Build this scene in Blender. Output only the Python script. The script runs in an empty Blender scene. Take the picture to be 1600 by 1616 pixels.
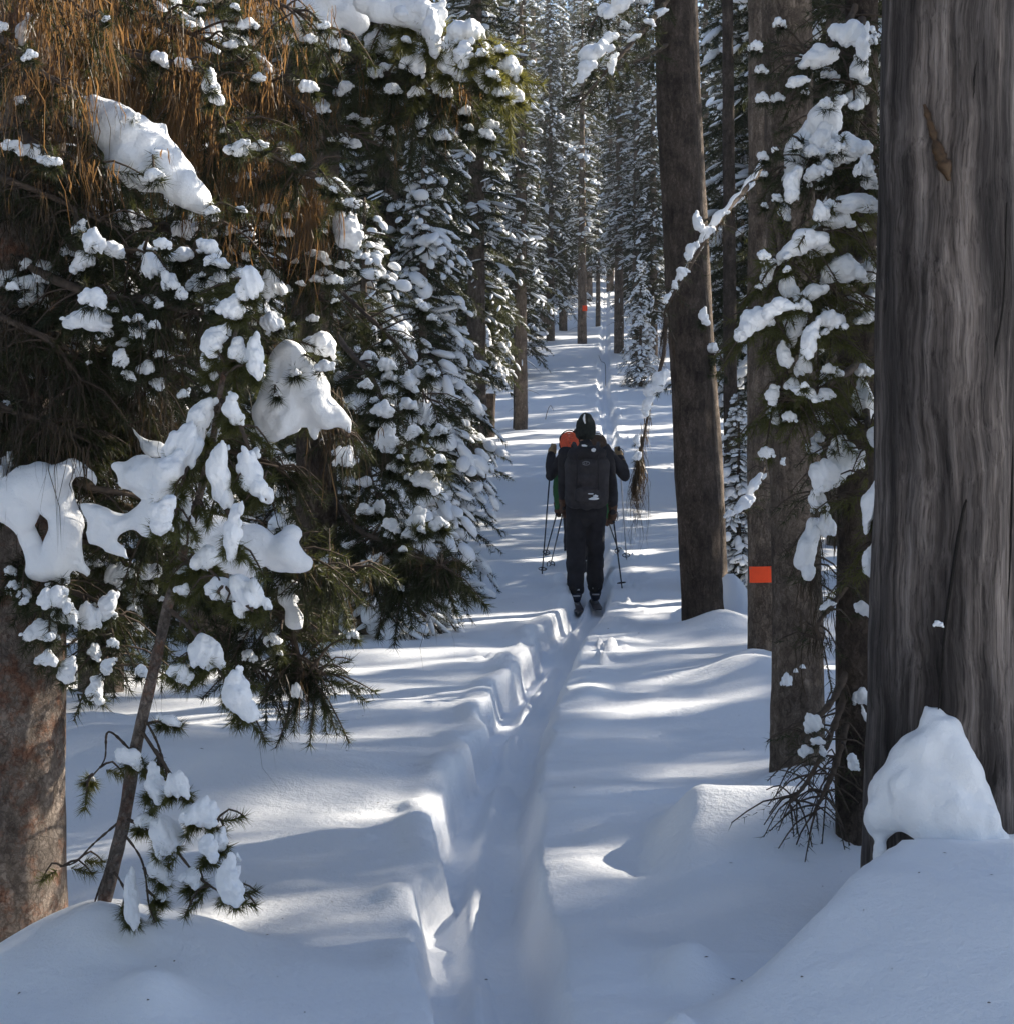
import bpy, bmesh, math, random
import numpy as np
from mathutils import Vector, Matrix

# ------------------------------------------------------------------ camera, world, sun, exposure
F, CX, HY, CH = 3015.0, 800.0, 690.0, 1.6       # focal length in photo pixels, centre column, eye-level row, eye height
S = bpy.context.scene
COL = S.collection
cam = bpy.data.cameras.new('camera')
cam_o = bpy.data.objects.new('camera', cam)
COL.objects.link(cam_o)
cam_o.location = (0, 0, CH)
cam_o.rotation_euler = (math.pi / 2, 0, 0)
cam.sensor_width = 36.0
cam.lens = 36.0 * F / 1616.0
cam.shift_y = -(808.0 - HY) / 1616.0
cam.clip_start, cam.clip_end = 0.05, 3000.0
S.camera = cam_o

SUN_AZ, SUN_EL = math.radians(33.0), math.radians(27.0)     # azimuth from +X (screen right) towards +Y (into the picture)
SUN_DIR = np.array([math.cos(SUN_EL) * math.cos(SUN_AZ), math.cos(SUN_EL) * math.sin(SUN_AZ), math.sin(SUN_EL)])
world = bpy.data.worlds.new("World")
S.world = world
world.use_nodes = True
wn = world.node_tree
sky = wn.nodes.new('ShaderNodeTexSky')
sky.sky_type = 'NISHITA'
sky.sun_disc = False
sky.sun_elevation = SUN_EL
sky.sun_rotation = math.pi / 2 - SUN_AZ
sky.altitude = 2000.0
sky.air_density = 1.0
sky.dust_density = 1.2
bg = wn.nodes['Background']
bg.inputs['Strength'].default_value = 0.086
hs = wn.nodes.new('ShaderNodeHueSaturation')          # sky colour slightly desaturated so the snow shadows turn less blue
hs.inputs['Saturation'].default_value = 0.94
wn.links.new(sky.outputs['Color'], hs.inputs['Color'])
wn.links.new(hs.outputs['Color'], bg.inputs['Color'])
sun = bpy.data.lights.new('sun', 'SUN')
sun.energy = 5.0
sun.angle = math.radians(0.5)
sun.color = (1.0, 0.91, 0.77)
sun_o = bpy.data.objects.new('sun', sun)
sun_o.rotation_euler = Vector(SUN_DIR).to_track_quat('Z', 'Y').to_euler()
sun_o.location = (30, 20, 30)
COL.objects.link(sun_o)
S.view_settings.view_transform = 'Standard'
S.view_settings.look = 'None'
S.view_settings.exposure = 1.5
S.view_settings.gamma = 1.0
S.view_settings.use_curve_mapping = False
S.render.engine = 'CYCLES'
S.cycles.use_denoising = True
S.cycles.max_bounces = 6
S.cycles.diffuse_bounces = 4
S.cycles.volume_bounces = 0
S.cycles.caustics_reflective = False
S.cycles.caustics_refractive = False

HAZE = 0.00045

# ------------------------------------------------------------------ small helpers
def P(px, py, d):
    return np.array([(px - CX) * d / F, d, CH - (py - HY) * d / F])

def _hash(i, j, k, s):
    n = (i.astype(np.int64) * 374761393 + j.astype(np.int64) * 668265263 + k.astype(np.int64) * 1274126177 + s * 974711) & 0xffffffff
    n = ((n ^ (n >> 13)) * 1103515245) & 0xffffffff
    n = ((n ^ (n >> 16)) * 69069 + 1) & 0xffffffff
    n = n ^ (n >> 15)
    return (n & 0xffff) / 32767.5 - 1.0

def noise(x, y, z=0.0, s=0):
    x, y, z = np.broadcast_arrays(np.asarray(x, float), np.asarray(y, float), np.asarray(z, float))
    i, j, k = np.floor(x), np.floor(y), np.floor(z)
    u, v, w = x - i, y - j, z - k
    u, v, w = [a * a * (3 - 2 * a) for a in (u, v, w)]
    r = 0
    for a in (0, 1):
        for b in (0, 1):
            for c in (0, 1):
                r = r + _hash(i + a, j + b, k + c, s) * (u if a else 1 - u) * (v if b else 1 - v) * (w if c else 1 - w)
    return r

def fbm(x, y, z=0.0, s=0, o=4):
    r, a, f = 0, 0.5, 1.0
    for q in range(o):
        r = r + a * noise(np.asarray(x) * f + q * 7.3, np.asarray(y) * f + q * 3.1, np.asarray(z) * f + q * 5.7, s + q)
        a *= 0.5
        f *= 2.03
    return r

def sstep(a, b, x):
    t = np.clip((x - a) / (b - a), 0, 1)
    return t * t * (3 - 2 * t)

class MB:
    """collects vertices, triangles and quads with a material index"""
    def __init__(s):
        s.V, s.T, s.Q, s.n = [], [], [], 0
    def add(s, V, T=None, Q=None, m=0):
        V = np.asarray(V, float).reshape(-1, 3)
        if T is not None and len(T):
            s.T.append((np.asarray(T, np.int64) + s.n, m))
        if Q is not None and len(Q):
            s.Q.append((np.asarray(Q, np.int64) + s.n, m))
        s.V.append(V)
        s.n += len(V)
        return s
    def mesh(s, name, mats, smooth=True):
        me = bpy.data.meshes.new(name)
        if not s.V:
            return me
        V = np.concatenate(s.V)
        idx, tot, mat = [], [], []
        for A in (s.T, s.Q):
            for a, m in A:
                idx.append(a.ravel())
                tot.append(np.full(len(a), a.shape[1], np.int32))
                mat.append(np.full(len(a), m, np.int32))
        idx = np.concatenate(idx).astype(np.int32)
        tot = np.concatenate(tot)
        mat = np.concatenate(mat)
        me.vertices.add(len(V))
        me.vertices.foreach_set('co', V.astype(np.float32).ravel())
        me.loops.add(len(idx))
        me.loops.foreach_set('vertex_index', idx)
        me.polygons.add(len(tot))
        st = np.zeros(len(tot), np.int32)
        st[1:] = np.cumsum(tot)[:-1]
        me.polygons.foreach_set('loop_start', st)
        me.polygons.foreach_set('loop_total', tot)
        me.polygons.foreach_set('material_index', mat)
        me.polygons.foreach_set('use_smooth', np.full(len(tot), smooth, bool))
        for m in (mats if isinstance(mats, (list, tuple)) else [mats]):
            me.materials.append(m)
        me.update(calc_edges=True)
        me.validate()
        return me

def obj(name, me, parent=None, loc=None):
    o = bpy.data.objects.new(name, me)
    COL.objects.link(o)
    if parent is not None:
        o.parent = parent
    if loc is not None:
        o.location = loc
    return o

def tag(o, label=None, cat=None, group=None, kind=None):
    if label: o['label'] = label
    if cat: o['category'] = cat
    if group: o['group'] = group
    if kind: o['kind'] = kind
    return o

def empty(name, loc, label, cat, group=None):
    o = bpy.data.objects.new(name, None)
    o.empty_display_size = 0.1
    COL.objects.link(o)
    o.location = loc
    return tag(o, label, cat, group)

def nrm(a):
    a = np.asarray(a, float)
    return a / np.maximum(np.linalg.norm(a, axis=-1, keepdims=True), 1e-9)

def spline(pts, n):
    """Catmull-Rom through the points, n samples"""
    p = np.asarray(pts, float)
    p = np.vstack([2 * p[0] - p[1], p, 2 * p[-1] - p[-2]])
    t = np.linspace(0, len(p) - 3 - 1e-9, n)
    i = t.astype(int)
    u = (t - i)[:, None]
    a, b, c, d = p[i], p[i + 1], p[i + 2], p[i + 3]
    return 0.5 * (2 * b + (c - a) * u + (2 * a - 5 * b + 4 * c - d) * u ** 2 + (3 * b - 3 * c + d - a) * u ** 3)

def tube(path, rad, sides=6, disp=None, cap=True):
    path = np.asarray(path, float)
    n = len(path)
    rad = np.broadcast_to(np.asarray(rad, float), (n,))
    tg = nrm(np.gradient(path, axis=0))
    ref = np.array([0, 1.0, 0]) if abs(tg[:, 2]).mean() > 0.7 else np.array([0, 0, 1.0])
    a = nrm(np.cross(tg, ref))
    b = np.cross(tg, a)
    th = np.arange(sides) * 2 * math.pi / sides
    R = np.broadcast_to(rad[:, None], (n, sides)).copy()
    if disp is not None:
        R = R + disp(np.arange(n)[:, None], th[None, :], path)
    V = path[:, None, :] + R[..., None] * (a[:, None, :] * np.cos(th)[None, :, None] + b[:, None, :] * np.sin(th)[None, :, None])
    i = np.arange(n - 1)[:, None] * sides
    j = np.arange(sides)[None, :]
    k = (j + 1) % sides
    Q = np.stack([i + j, i + k, i + sides + k, i + sides + j], -1).reshape(-1, 4)
    V = V.reshape(-1, 3)
    T = []
    if cap:
        V = np.vstack([V, path[:1], path[-1:]])
        c0, c1 = n * sides, n * sides + 1
        for q in range(sides):
            T.append([c0, (q + 1) % sides, q])
            T.append([c1, (n - 1) * sides + q, (n - 1) * sides + (q + 1) % sides])
    return V, np.array(T, np.int64).reshape(-1, 3), Q

def add_tube(mb, path, rad, sides=6, m=0, disp=None):
    V, T, Q = tube(path, rad, sides, disp)
    mb.add(V, T, Q, m)

def box(mb, c, h, m=0, R=None):
    v = np.array([[x, y, z] for x in (-1, 1) for y in (-1, 1) for z in (-1, 1)], float) * np.asarray(h)
    if R is not None:
        v = v @ np.asarray(R).T
    Q = [[0, 1, 3, 2], [4, 6, 7, 5], [0, 4, 5, 1], [2, 3, 7, 6], [0, 2, 6, 4], [1, 5, 7, 3]]
    mb.add(v + np.asarray(c), None, Q, m)

def _ico(sub):
    b = bmesh.new()
    bmesh.ops.create_icosphere(b, subdivisions=sub, radius=1.0)
    b.verts.ensure_lookup_table()
    V = np.array([v.co[:] for v in b.verts])
    T = np.array([[v.index for v in f.verts] for f in b.faces])
    b.free()
    return V, T
ICO = {k: _ico(k) for k in (1, 2, 3)}

def ellipsoids(mb, C, A, sub=2, m=0, rough=0.16, flat=0.45, seed=0):
    """many noisy snow pillows at once: C centres (n,3); A axes (n,3,3) rows = long, side, up half-axes"""
    C = np.asarray(C, float); A = np.asarray(A, float)
    if not len(C): return
    V0, T0 = ICO[sub]
    n = len(C)
    L = np.broadcast_to(V0[None], (n,) + V0.shape).copy()
    off = np.arange(n)[:, None] * 3.7
    k = 1 + rough * 2 * fbm(L[..., 0] * 1.3 + off, L[..., 1] * 1.3 + off * 1.7, L[..., 2] * 1.3, seed, 2)
    L = L * k[..., None]
    L[..., 2] = np.where(L[..., 2] < 0, L[..., 2] * flat, L[..., 2])
    V = C[:, None, :] + np.einsum('nvk,nkc->nvc', L, A)
    T = (T0[None] + (np.arange(n) * len(V0))[:, None, None]).reshape(-1, 3)
    mb.add(V.reshape(-1, 3), T, None, m)

def needles(mb, P0, P1, per, length, width, rng, spread=(0.5, 1.25), m=0, down=0.0):
    """blades round many twigs at once"""
    P0 = np.asarray(P0, float).reshape(-1, 3); P1 = np.asarray(P1, float).reshape(-1, 3)
    if not len(P0): return
    per = np.broadcast_to(np.asarray(per, int), (len(P0),))
    idx = np.repeat(np.arange(len(P0)), per)
    n = len(idx)
    ax = nrm(P1 - P0)[idx]
    s = rng.random(n)[:, None]
    B = P0[idx] + (P1 - P0)[idx] * s
    rv = rng.normal(size=(n, 3))
    rad = nrm(rv - ax * (rv * ax).sum(1, keepdims=True))
    al = rng.uniform(spread[0], spread[1], n)[:, None]
    D = ax * np.cos(al) + rad * np.sin(al)
    D[:, 2] -= down
    D = nrm(D)
    L = length * rng.uniform(0.65, 1.15, n)[:, None]
    W = width * rng.uniform(0.8, 1.2, n)[:, None]
    sd = nrm(np.cross(D, rng.normal(size=(n, 3))))
    V = np.stack([B - sd * W * 0.5, B + sd * W * 0.5, B + D * L], 1)
    T = np.arange(3 * n).reshape(-1, 3)
    mb.add(V.reshape(-1, 3), T, None, m)

def strands(mb, B, L, W, rng, m=0, seg=4):
    """hanging lichen: ribbons that hang straight down, wavering and tapering"""
    B = np.asarray(B, float); n = len(B)
    if not n: return
    L = np.broadcast_to(L, (n,)); W = np.broadcast_to(W, (n,))
    az = rng.uniform(0, math.pi, n)
    sd = np.stack([np.cos(az), np.sin(az), np.zeros(n)], 1)
    t = np.linspace(0, 1, seg + 1)
    wav = np.cumsum(rng.normal(0, 0.055, (n, seg + 1, 3)) * np.array([1, 1, 0.2]), 1) * L[:, None, None]
    wav[:, 0] = 0
    C = B[:, None, :] + wav
    C[..., 2] -= t[None] * L[:, None]
    prof = np.array([0.5, 1.0, 0.8, 0.55, 0.06] if seg == 4 else [0.7, 1.0, 0.1])[None, :, None] * W[:, None, None] * 0.5
    prof = prof * rng.uniform(0.6, 1.3, (n, seg + 1, 1))
    V = np.stack([C - sd[:, None] * prof, C + sd[:, None] * prof], 2).reshape(n, -1, 3)
    q = np.array([[2 * k, 2 * k + 1, 2 * k + 3, 2 * k + 2] for k in range(seg)])
    Q = (q[None] + (np.arange(n) * 2 * (seg + 1))[:, None, None]).reshape(-1, 4)
    mb.add(V.reshape(-1, 3), None, Q, m)

def fuse(C, A, voxel, smooth=4, rough=0.0, rscale=6.0, seed=0, mat=None, name='fused', sub=2):
    """union of ellipsoids as one continuous, smoothed surface"""
    mb = MB()
    V0, T0 = ICO[sub]
    C = np.asarray(C, float)
    A = np.asarray(A, float)
    if A.ndim == 1: A = np.repeat(A[:, None], 3, 1)
    if A.ndim == 2: A = A[:, :, None] * np.eye(3)[None]
    V = C[:, None, :] + np.einsum('vk,nkc->nvc', V0, A)
    T = (T0[None] + (np.arange(len(C)) * len(V0))[:, None, None]).reshape(-1, 3)
    mb.add(V.reshape(-1, 3), T)
    me = mb.mesh('tmp', [])
    o = bpy.data.objects.new('tmp', me)
    COL.objects.link(o)
    r = o.modifiers.new('r', 'REMESH'); r.mode = 'VOXEL'; r.voxel_size = voxel; r.use_smooth_shade = True
    if smooth:
        k = o.modifiers.new('s', 'SMOOTH'); k.factor = 0.5; k.iterations = smooth
    dg = bpy.context.evaluated_depsgraph_get()
    dg.update()
    out = bpy.data.meshes.new_from_object(o.evaluated_get(dg))
    bpy.data.objects.remove(o)
    bpy.data.meshes.remove(me)
    out.name = name
    n = len(out.vertices)
    if rough and n:
        co = np.empty(n * 3, np.float32); out.vertices.foreach_get('co', co); co = co.reshape(-1, 3).astype(float)
        no = np.empty(n * 3, np.float32); out.vertex_normals.foreach_get('vector', no); no = no.reshape(-1, 3)
        d = fbm(co[:, 0] * rscale, co[:, 1] * rscale, co[:, 2] * rscale, seed, 3) * rough
        out.vertices.foreach_set('co', (co + no * d[:, None]).astype(np.float32).ravel())
    out.materials.clear()
    if mat: out.materials.append(mat)
    out.polygons.foreach_set('use_smooth', np.ones(len(out.polygons), bool))
    out.update()
    return out

# ------------------------------------------------------------------ materials
def nodemat(name):
    m = bpy.data.materials.new(name)
    m.use_nodes = True
    nt = m.node_tree
    b = nt.nodes['Principled BSDF']
    return m, nt, b, nt.nodes.new, nt.links.new

def ramp(nt, stops):
    r = nt.nodes.new('ShaderNodeValToRGB')
    e = r.color_ramp.elements
    while len(e) < len(stops): e.new(0.5)
    for q, (p, c) in zip(e, stops):
        q.position = p
        q.color = (c[0], c[1], c[2], 1)
    return r

def mat_snow(name='snow', sss=0.0):
    m, nt, b, N, L = nodemat(name)
    b.inputs['Base Color'].default_value = (0.87, 0.885, 0.91, 1)
    b.inputs['Roughness'].default_value = 0.6
    b.inputs['Specular IOR Level'].default_value = 0.25
    tc = N('ShaderNodeNewGeometry')
    n1 = N('ShaderNodeTexNoise'); n1.inputs['Scale'].default_value = 30; n1.inputs['Detail'].default_value = 5; n1.inputs['Roughness'].default_value = 0.65
    n2 = N('ShaderNodeTexNoise'); n2.inputs['Scale'].default_value = 260; n2.inputs['Detail'].default_value = 2
    L(tc.outputs['Position'], n1.inputs['Vector']); L(tc.outputs['Position'], n2.inputs['Vector'])
    b1 = N('ShaderNodeBump'); b1.inputs['Strength'].default_value = 0.6; b1.inputs['Distance'].default_value = 0.014
    b2 = N('ShaderNodeBump'); b2.inputs['Strength'].default_value = 0.35; b2.inputs['Distance'].default_value = 0.002
    L(n1.outputs['Fac'], b1.inputs['Height']); L(n2.outputs['Fac'], b2.inputs['Height'])
    L(b1.outputs['Normal'], b2.inputs['Normal']); L(b2.outputs['Normal'], b.inputs['Normal'])
    return m

def mat_bark(name, stops, scale=14.0, stretch=0.22, bump=0.02, fleck=None, plates=0.4):
    m, nt, b, N, L = nodemat(name)
    b.inputs['Roughness'].default_value = 0.9
    b.inputs['Specular IOR Level'].default_value = 0.15
    tc = N('ShaderNodeTexCoord')
    wz = N('ShaderNodeTexNoise'); wz.inputs['Scale'].default_value = scale * 1.5; wz.inputs['Detail'].default_value = 5; wz.inputs['Roughness'].default_value = 0.7
    L(tc.outputs['Object'], wz.inputs['Vector'])
    sc = N('ShaderNodeVectorMath'); sc.operation = 'SCALE'; sc.inputs['Scale'].default_value = 1.1 / scale
    L(wz.outputs['Color'], sc.inputs[0])
    ad0 = N('ShaderNodeVectorMath'); ad0.operation = 'ADD'
    L(tc.outputs['Object'], ad0.inputs[0]); L(sc.outputs['Vector'], ad0.inputs[1])
    mp = N('ShaderNodeMapping'); mp.inputs['Scale'].default_value = (1, 1, stretch)
    L(ad0.outputs['Vector'], mp.inputs['Vector'])
    n1 = N('ShaderNodeTexNoise'); n1.inputs['Scale'].default_value = scale * 1.6; n1.inputs['Detail'].default_value = 9; n1.inputs['Roughness'].default_value = 0.78
    v = N('ShaderNodeTexVoronoi'); v.feature = 'DISTANCE_TO_EDGE'; v.inputs['Scale'].default_value = scale * 3.6
    n3 = N('ShaderNodeTexNoise'); n3.inputs['Scale'].default_value = scale * 0.3; n3.inputs['Detail'].default_value = 6; n3.inputs['Roughness'].default_value = 0.7
    for n in (n1, v): L(mp.outputs['Vector'], n.inputs['Vector'])
    L(tc.outputs['Object'], n3.inputs['Vector'])
    r = ramp(nt, stops)
    L(n1.outputs['Fac'], r.inputs['Fac'])
    rb = ramp(nt, [(0.35, (0.5, 0.49, 0.49)), (0.65, (1.35, 1.32, 1.28))])
    L(n3.outputs['Fac'], rb.inputs['Fac'])
    m0 = N('ShaderNodeMixRGB'); m0.blend_type = 'MULTIPLY'; m0.inputs['Fac'].default_value = 1
    L(r.outputs['Color'], m0.inputs['Color1']); L(rb.outputs['Color'], m0.inputs['Color2'])
    rv = ramp(nt, [(0.0, (0.2, 0.18, 0.17)), (0.16, (1, 1, 1))])
    L(v.outputs['Distance'], rv.inputs['Fac'])
    out = m0.outputs['Color']
    if fleck:
        rf = ramp(nt, [(0.5, (0, 0, 0)), (0.62, (1, 1, 1))])
        n4 = N('ShaderNodeTexNoise'); n4.inputs['Scale'].default_value = scale * 0.55; n4.inputs['Detail'].default_value = 8; n4.inputs['Roughness'].default_value = 0.75
        L(tc.outputs['Object'], n4.inputs['Vector'])
        L(n4.outputs['Fac'], rf.inputs['Fac'])
        m2 = N('ShaderNodeMixRGB'); L(rf.outputs['Color'], m2.inputs['Fac'])
        fm = N('ShaderNodeMixRGB'); fm.blend_type = 'MULTIPLY'; fm.inputs['Fac'].default_value = 1
        fr = ramp(nt, [(0.3, (0.45, 0.4, 0.4)), (0.7, (1.5, 1.5, 1.5))]); L(n1.outputs['Fac'], fr.inputs['Fac'])
        L(fr.outputs['Color'], fm.inputs['Color1']); fm.inputs['Color2'].default_value = (*fleck, 1)
        L(out, m2.inputs['Color1']); L(fm.outputs['Color'], m2.inputs['Color2'])
        out = m2.outputs['Color']
    mx = N('ShaderNodeMixRGB'); mx.blend_type = 'MULTIPLY'; mx.inputs['Fac'].default_value = plates
    L(out, mx.inputs['Color1']); L(rv.outputs['Color'], mx.inputs['Color2'])
    L(mx.outputs['Color'], b.inputs['Base Color'])
    bp = N('ShaderNodeBump'); bp.inputs['Strength'].default_value = 1.0; bp.inputs['Distance'].default_value = bump
    ad = N('ShaderNodeMath'); ad.operation = 'MULTIPLY_ADD'; ad.inputs[1].default_value = plates
    L(rv.outputs['Color'], ad.inputs[0]); L(n1.outputs['Fac'], ad.inputs[2])
    L(ad.outputs['Value'], bp.inputs['Height']); L(bp.outputs['Normal'], b.inputs['Normal'])
    return m

def mat_deadwood():
    m, nt, b, N, L = nodemat('weathered_wood')
    b.inputs['Roughness'].default_value = 0.8
    b.inputs['Specular IOR Level'].default_value = 0.2
    tc = N('ShaderNodeTexCoord')
    wz = N('ShaderNodeTexNoise'); wz.inputs['Scale'].default_value = 2.4; wz.inputs['Detail'].default_value = 3
    L(tc.outputs['Object'], wz.inputs['Vector'])
    sb = N('ShaderNodeVectorMath'); sb.operation = 'SUBTRACT'; sb.inputs[1].default_value = (0.5, 0.5, 0.5)
    L(wz.outputs['Color'], sb.inputs[0])
    sc = N('ShaderNodeVectorMath'); sc.operation = 'SCALE'; sc.inputs['Scale'].default_value = 0.09
    L(sb.outputs['Vector'], sc.inputs[0])
    ad = N('ShaderNodeVectorMath'); ad.operation = 'ADD'
    L(tc.outputs['Object'], ad.inputs[0]); L(sc.outputs['Vector'], ad.inputs[1])
    mp = N('ShaderNodeMapping'); mp.inputs['Scale'].default_value = (1, 1, 0.035)
    L(ad.outputs['Vector'], mp.inputs['Vector'])
    n1 = N('ShaderNodeTexNoise'); n1.inputs['Scale'].default_value = 34; n1.inputs['Detail'].default_value = 9; n1.inputs['Roughness'].default_value = 0.72
    L(mp.outputs['Vector'], n1.inputs['Vector'])
    mp2 = N('ShaderNodeMapping'); mp2.inputs['Scale'].default_value = (1, 1, 0.11)
    L(ad.outputs['Vector'], mp2.inputs['Vector'])
    n2 = N('ShaderNodeTexNoise'); n2.inputs['Scale'].default_value = 7.5; n2.inputs['Detail'].default_value = 5
    L(mp2.outputs['Vector'], n2.inputs['Vector'])
    r1 = ramp(nt, [(0.33, (0.020, 0.017, 0.016)), (0.45, (0.066, 0.057, 0.053)), (0.56, (0.125, 0.110, 0.102)), (0.7, (0.215, 0.195, 0.182))])
    L(n1.outputs['Fac'], r1.inputs['Fac'])
    r2 = ramp(nt, [(0.34, (0.28, 0.27, 0.29)), (0.48, (0.75, 0.74, 0.76)), (0.62, (1.75, 1.70, 1.68))])
    L(n2.outputs['Fac'], r2.inputs['Fac'])
    mp3 = N('ShaderNodeMapping'); mp3.inputs['Scale'].default_value = (1, 1, 0.02)
    L(ad.outputs['Vector'], mp3.inputs['Vector'])
    n3 = N('ShaderNodeTexNoise'); n3.inputs['Scale'].default_value = 150; n3.inputs['Detail'].default_value = 4; n3.inputs['Roughness'].default_value = 0.7
    L(mp3.outputs['Vector'], n3.inputs['Vector'])
    r3 = ramp(nt, [(0.36, (0.3, 0.28, 0.28)), (0.46, (1, 1, 1)), (0.7, (1.25, 1.22, 1.2))])
    L(n3.outputs['Fac'], r3.inputs['Fac'])
    mx = N('ShaderNodeMixRGB'); mx.blend_type = 'MULTIPLY'; mx.inputs['Fac'].default_value = 1
    L(r1.outputs['Color'], mx.inputs['Color1']); L(r2.outputs['Color'], mx.inputs['Color2'])
    my = N('ShaderNodeMixRGB'); my.blend_type = 'MULTIPLY'; my.inputs['Fac'].default_value = 0.8
    L(mx.outputs['Color'], my.inputs['Color1']); L(r3.outputs['Color'], my.inputs['Color2'])
    L(my.outputs['Color'], b.inputs['Base Color'])
    bp = N('ShaderNodeBump'); bp.inputs['Strength'].default_value = 1.0; bp.inputs['Distance'].default_value = 0.02
    am = N('ShaderNodeMath'); am.operation = 'MULTIPLY_ADD'; am.inputs[1].default_value = 0.5
    L(n3.outputs['Fac'], am.inputs[0]); L(n1.outputs['Fac'], am.inputs[2])
    L(am.outputs['Value'], bp.inputs['Height']); L(bp.outputs['Normal'], b.inputs['Normal'])
    return m

def mat_leaf(name, c0, c1, trans=0.45, tcol=None):
    m, nt, b, N, L = nodemat(name)
    tc = N('ShaderNodeNewGeometry')
    n1 = N('ShaderNodeTexNoise'); n1.inputs['Scale'].default_value = 5.0; n1.inputs['Detail'].default_value = 4
    L(tc.outputs['Position'], n1.inputs['Vector'])
    r = ramp(nt, [(0.35, c0), (0.65, c1)])
    L(n1.outputs['Fac'], r.inputs['Fac'])
    L(r.outputs['Color'], b.inputs['Base Color'])
    b.inputs['Roughness'].default_value = 0.5
    b.inputs['Specular IOR Level'].default_value = 0.3
    t = N('ShaderNodeBsdfTranslucent')
    if tcol: t.inputs['Color'].default_value = (*tcol, 1)
    else: L(r.outputs['Color'], t.inputs['Color'])
    mx = N('ShaderNodeMixShader'); mx.inputs['Fac'].default_value = trans
    out = nt.nodes['Material Output']
    L(b.outputs['BSDF'], mx.inputs[1]); L(t.outputs['BSDF'], mx.inputs[2]); L(mx.outputs['Shader'], out.inputs['Surface'])
    return m

def mat_plain(name, col, rough=0.7, var=0.25, scale=18.0, bump=0.004, metal=0.0, spec=0.3):
    m, nt, b, N, L = nodemat(name)
    b.inputs['Roughness'].default_value = rough
    b.inputs['Metallic'].default_value = metal
    b.inputs['Specular IOR Level'].default_value = spec
    tc = N('ShaderNodeTexCoord')
    n1 = N('ShaderNodeTexNoise'); n1.inputs['Scale'].default_value = scale; n1.inputs['Detail'].default_value = 5
    L(tc.outputs['Object'], n1.inputs['Vector'])
    lo = tuple(c * (1 - var) for c in col); hi = tuple(min(1, c * (1 + var)) for c in col)
    r = ramp(nt, [(0.3, lo), (0.7, hi)])
    L(n1.outputs['Fac'], r.inputs['Fac']); L(r.outputs['Color'], b.inputs['Base Color'])
    if bump:
        bp = N('ShaderNodeBump'); bp.inputs['Strength'].default_value = 0.6; bp.inputs['Distance'].default_value = bump
        L(n1.outputs['Fac'], bp.inputs['Height']); L(bp.outputs['Normal'], b.inputs['Normal'])
    return m

M_SNOW = mat_snow()
M_BARK = mat_bark('pine_bark', [(0.3, (0.075, 0.058, 0.046)), (0.5, (0.20, 0.16, 0.13)), (0.72, (0.40, 0.33, 0.275))])
M_BARKR = mat_bark('reddish_bark', [(0.3, (0.11, 0.09, 0.078)), (0.5, (0.27, 0.225, 0.195)), (0.72, (0.45, 0.39, 0.345))], 16, 0.5, 0.02, (0.28, 0.15, 0.10))
M_BARKD = mat_bark('dark_bark', [(0.3, (0.03, 0.023, 0.019)), (0.5, (0.09, 0.07, 0.058)), (0.72, (0.2, 0.16, 0.135))])
M_TWIG = mat_plain('twig_bark', (0.075, 0.055, 0.042), 0.9, 0.4, 40)
M_DEAD = mat_deadwood()
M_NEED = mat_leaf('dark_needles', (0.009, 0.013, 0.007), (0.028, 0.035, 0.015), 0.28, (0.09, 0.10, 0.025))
M_NEED_LIT = mat_leaf('sunlit_needles', (0.028, 0.036, 0.013), (0.065, 0.074, 0.024), 0.42, (0.19, 0.18, 0.04))  # brighter copy of the needle green, sunlight put into its colour
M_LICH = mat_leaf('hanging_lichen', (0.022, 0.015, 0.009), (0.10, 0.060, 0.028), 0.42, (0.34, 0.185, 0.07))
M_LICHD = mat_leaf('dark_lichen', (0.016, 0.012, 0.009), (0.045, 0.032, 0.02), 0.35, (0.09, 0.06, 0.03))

# ------------------------------------------------------------------ the ground
_gy = np.array([-90, 0, 6, 18, 24, 30, 40, 50, 62, 75, 82, 110, 150, 230, 700.])
_gz = np.array([-2.0, 0, 0, 0.03, 0.30, 0.69, 1.25, 1.85, 3.2, 5.25, 5.7, 10.4, 16.0, 20, 21.])
_ty = np.array([-60, 3, 5.2, 6.8, 8, 9.5, 11.3, 12.7, 15, 18, 24, 30, 40, 50, 62, 75, 110, 160, 300, 700.])
_tp = np.array([770, 770, 768, 748, 762, 790, 815, 846, 880, 924, 934, 945, 955, 958, 950, 953, 955, 955, 955, 955.])
_tx = (_tp - CX) * np.maximum(_ty, 3) / F

def _smooth_interp(y, X, Y):
    # average of shifted linear interpolations: rounds the corners
    w = np.maximum(0.35, 0.05 * np.abs(y))
    return sum(np.interp(y + w * k, X, Y) * c for k, c in ((-1, .2), (-.5, .2), (0, .2), (.5, .2), (1, .2)))

def trail_x(y): return _smooth_interp(np.asarray(y, float), _ty, _tx)

def G(x, y, cx, cy, sx, sy, a): return a * np.exp(-0.5 * ((x - cx) / sx) ** 2 - 0.5 * ((y - cy) / sy) ** 2)

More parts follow.
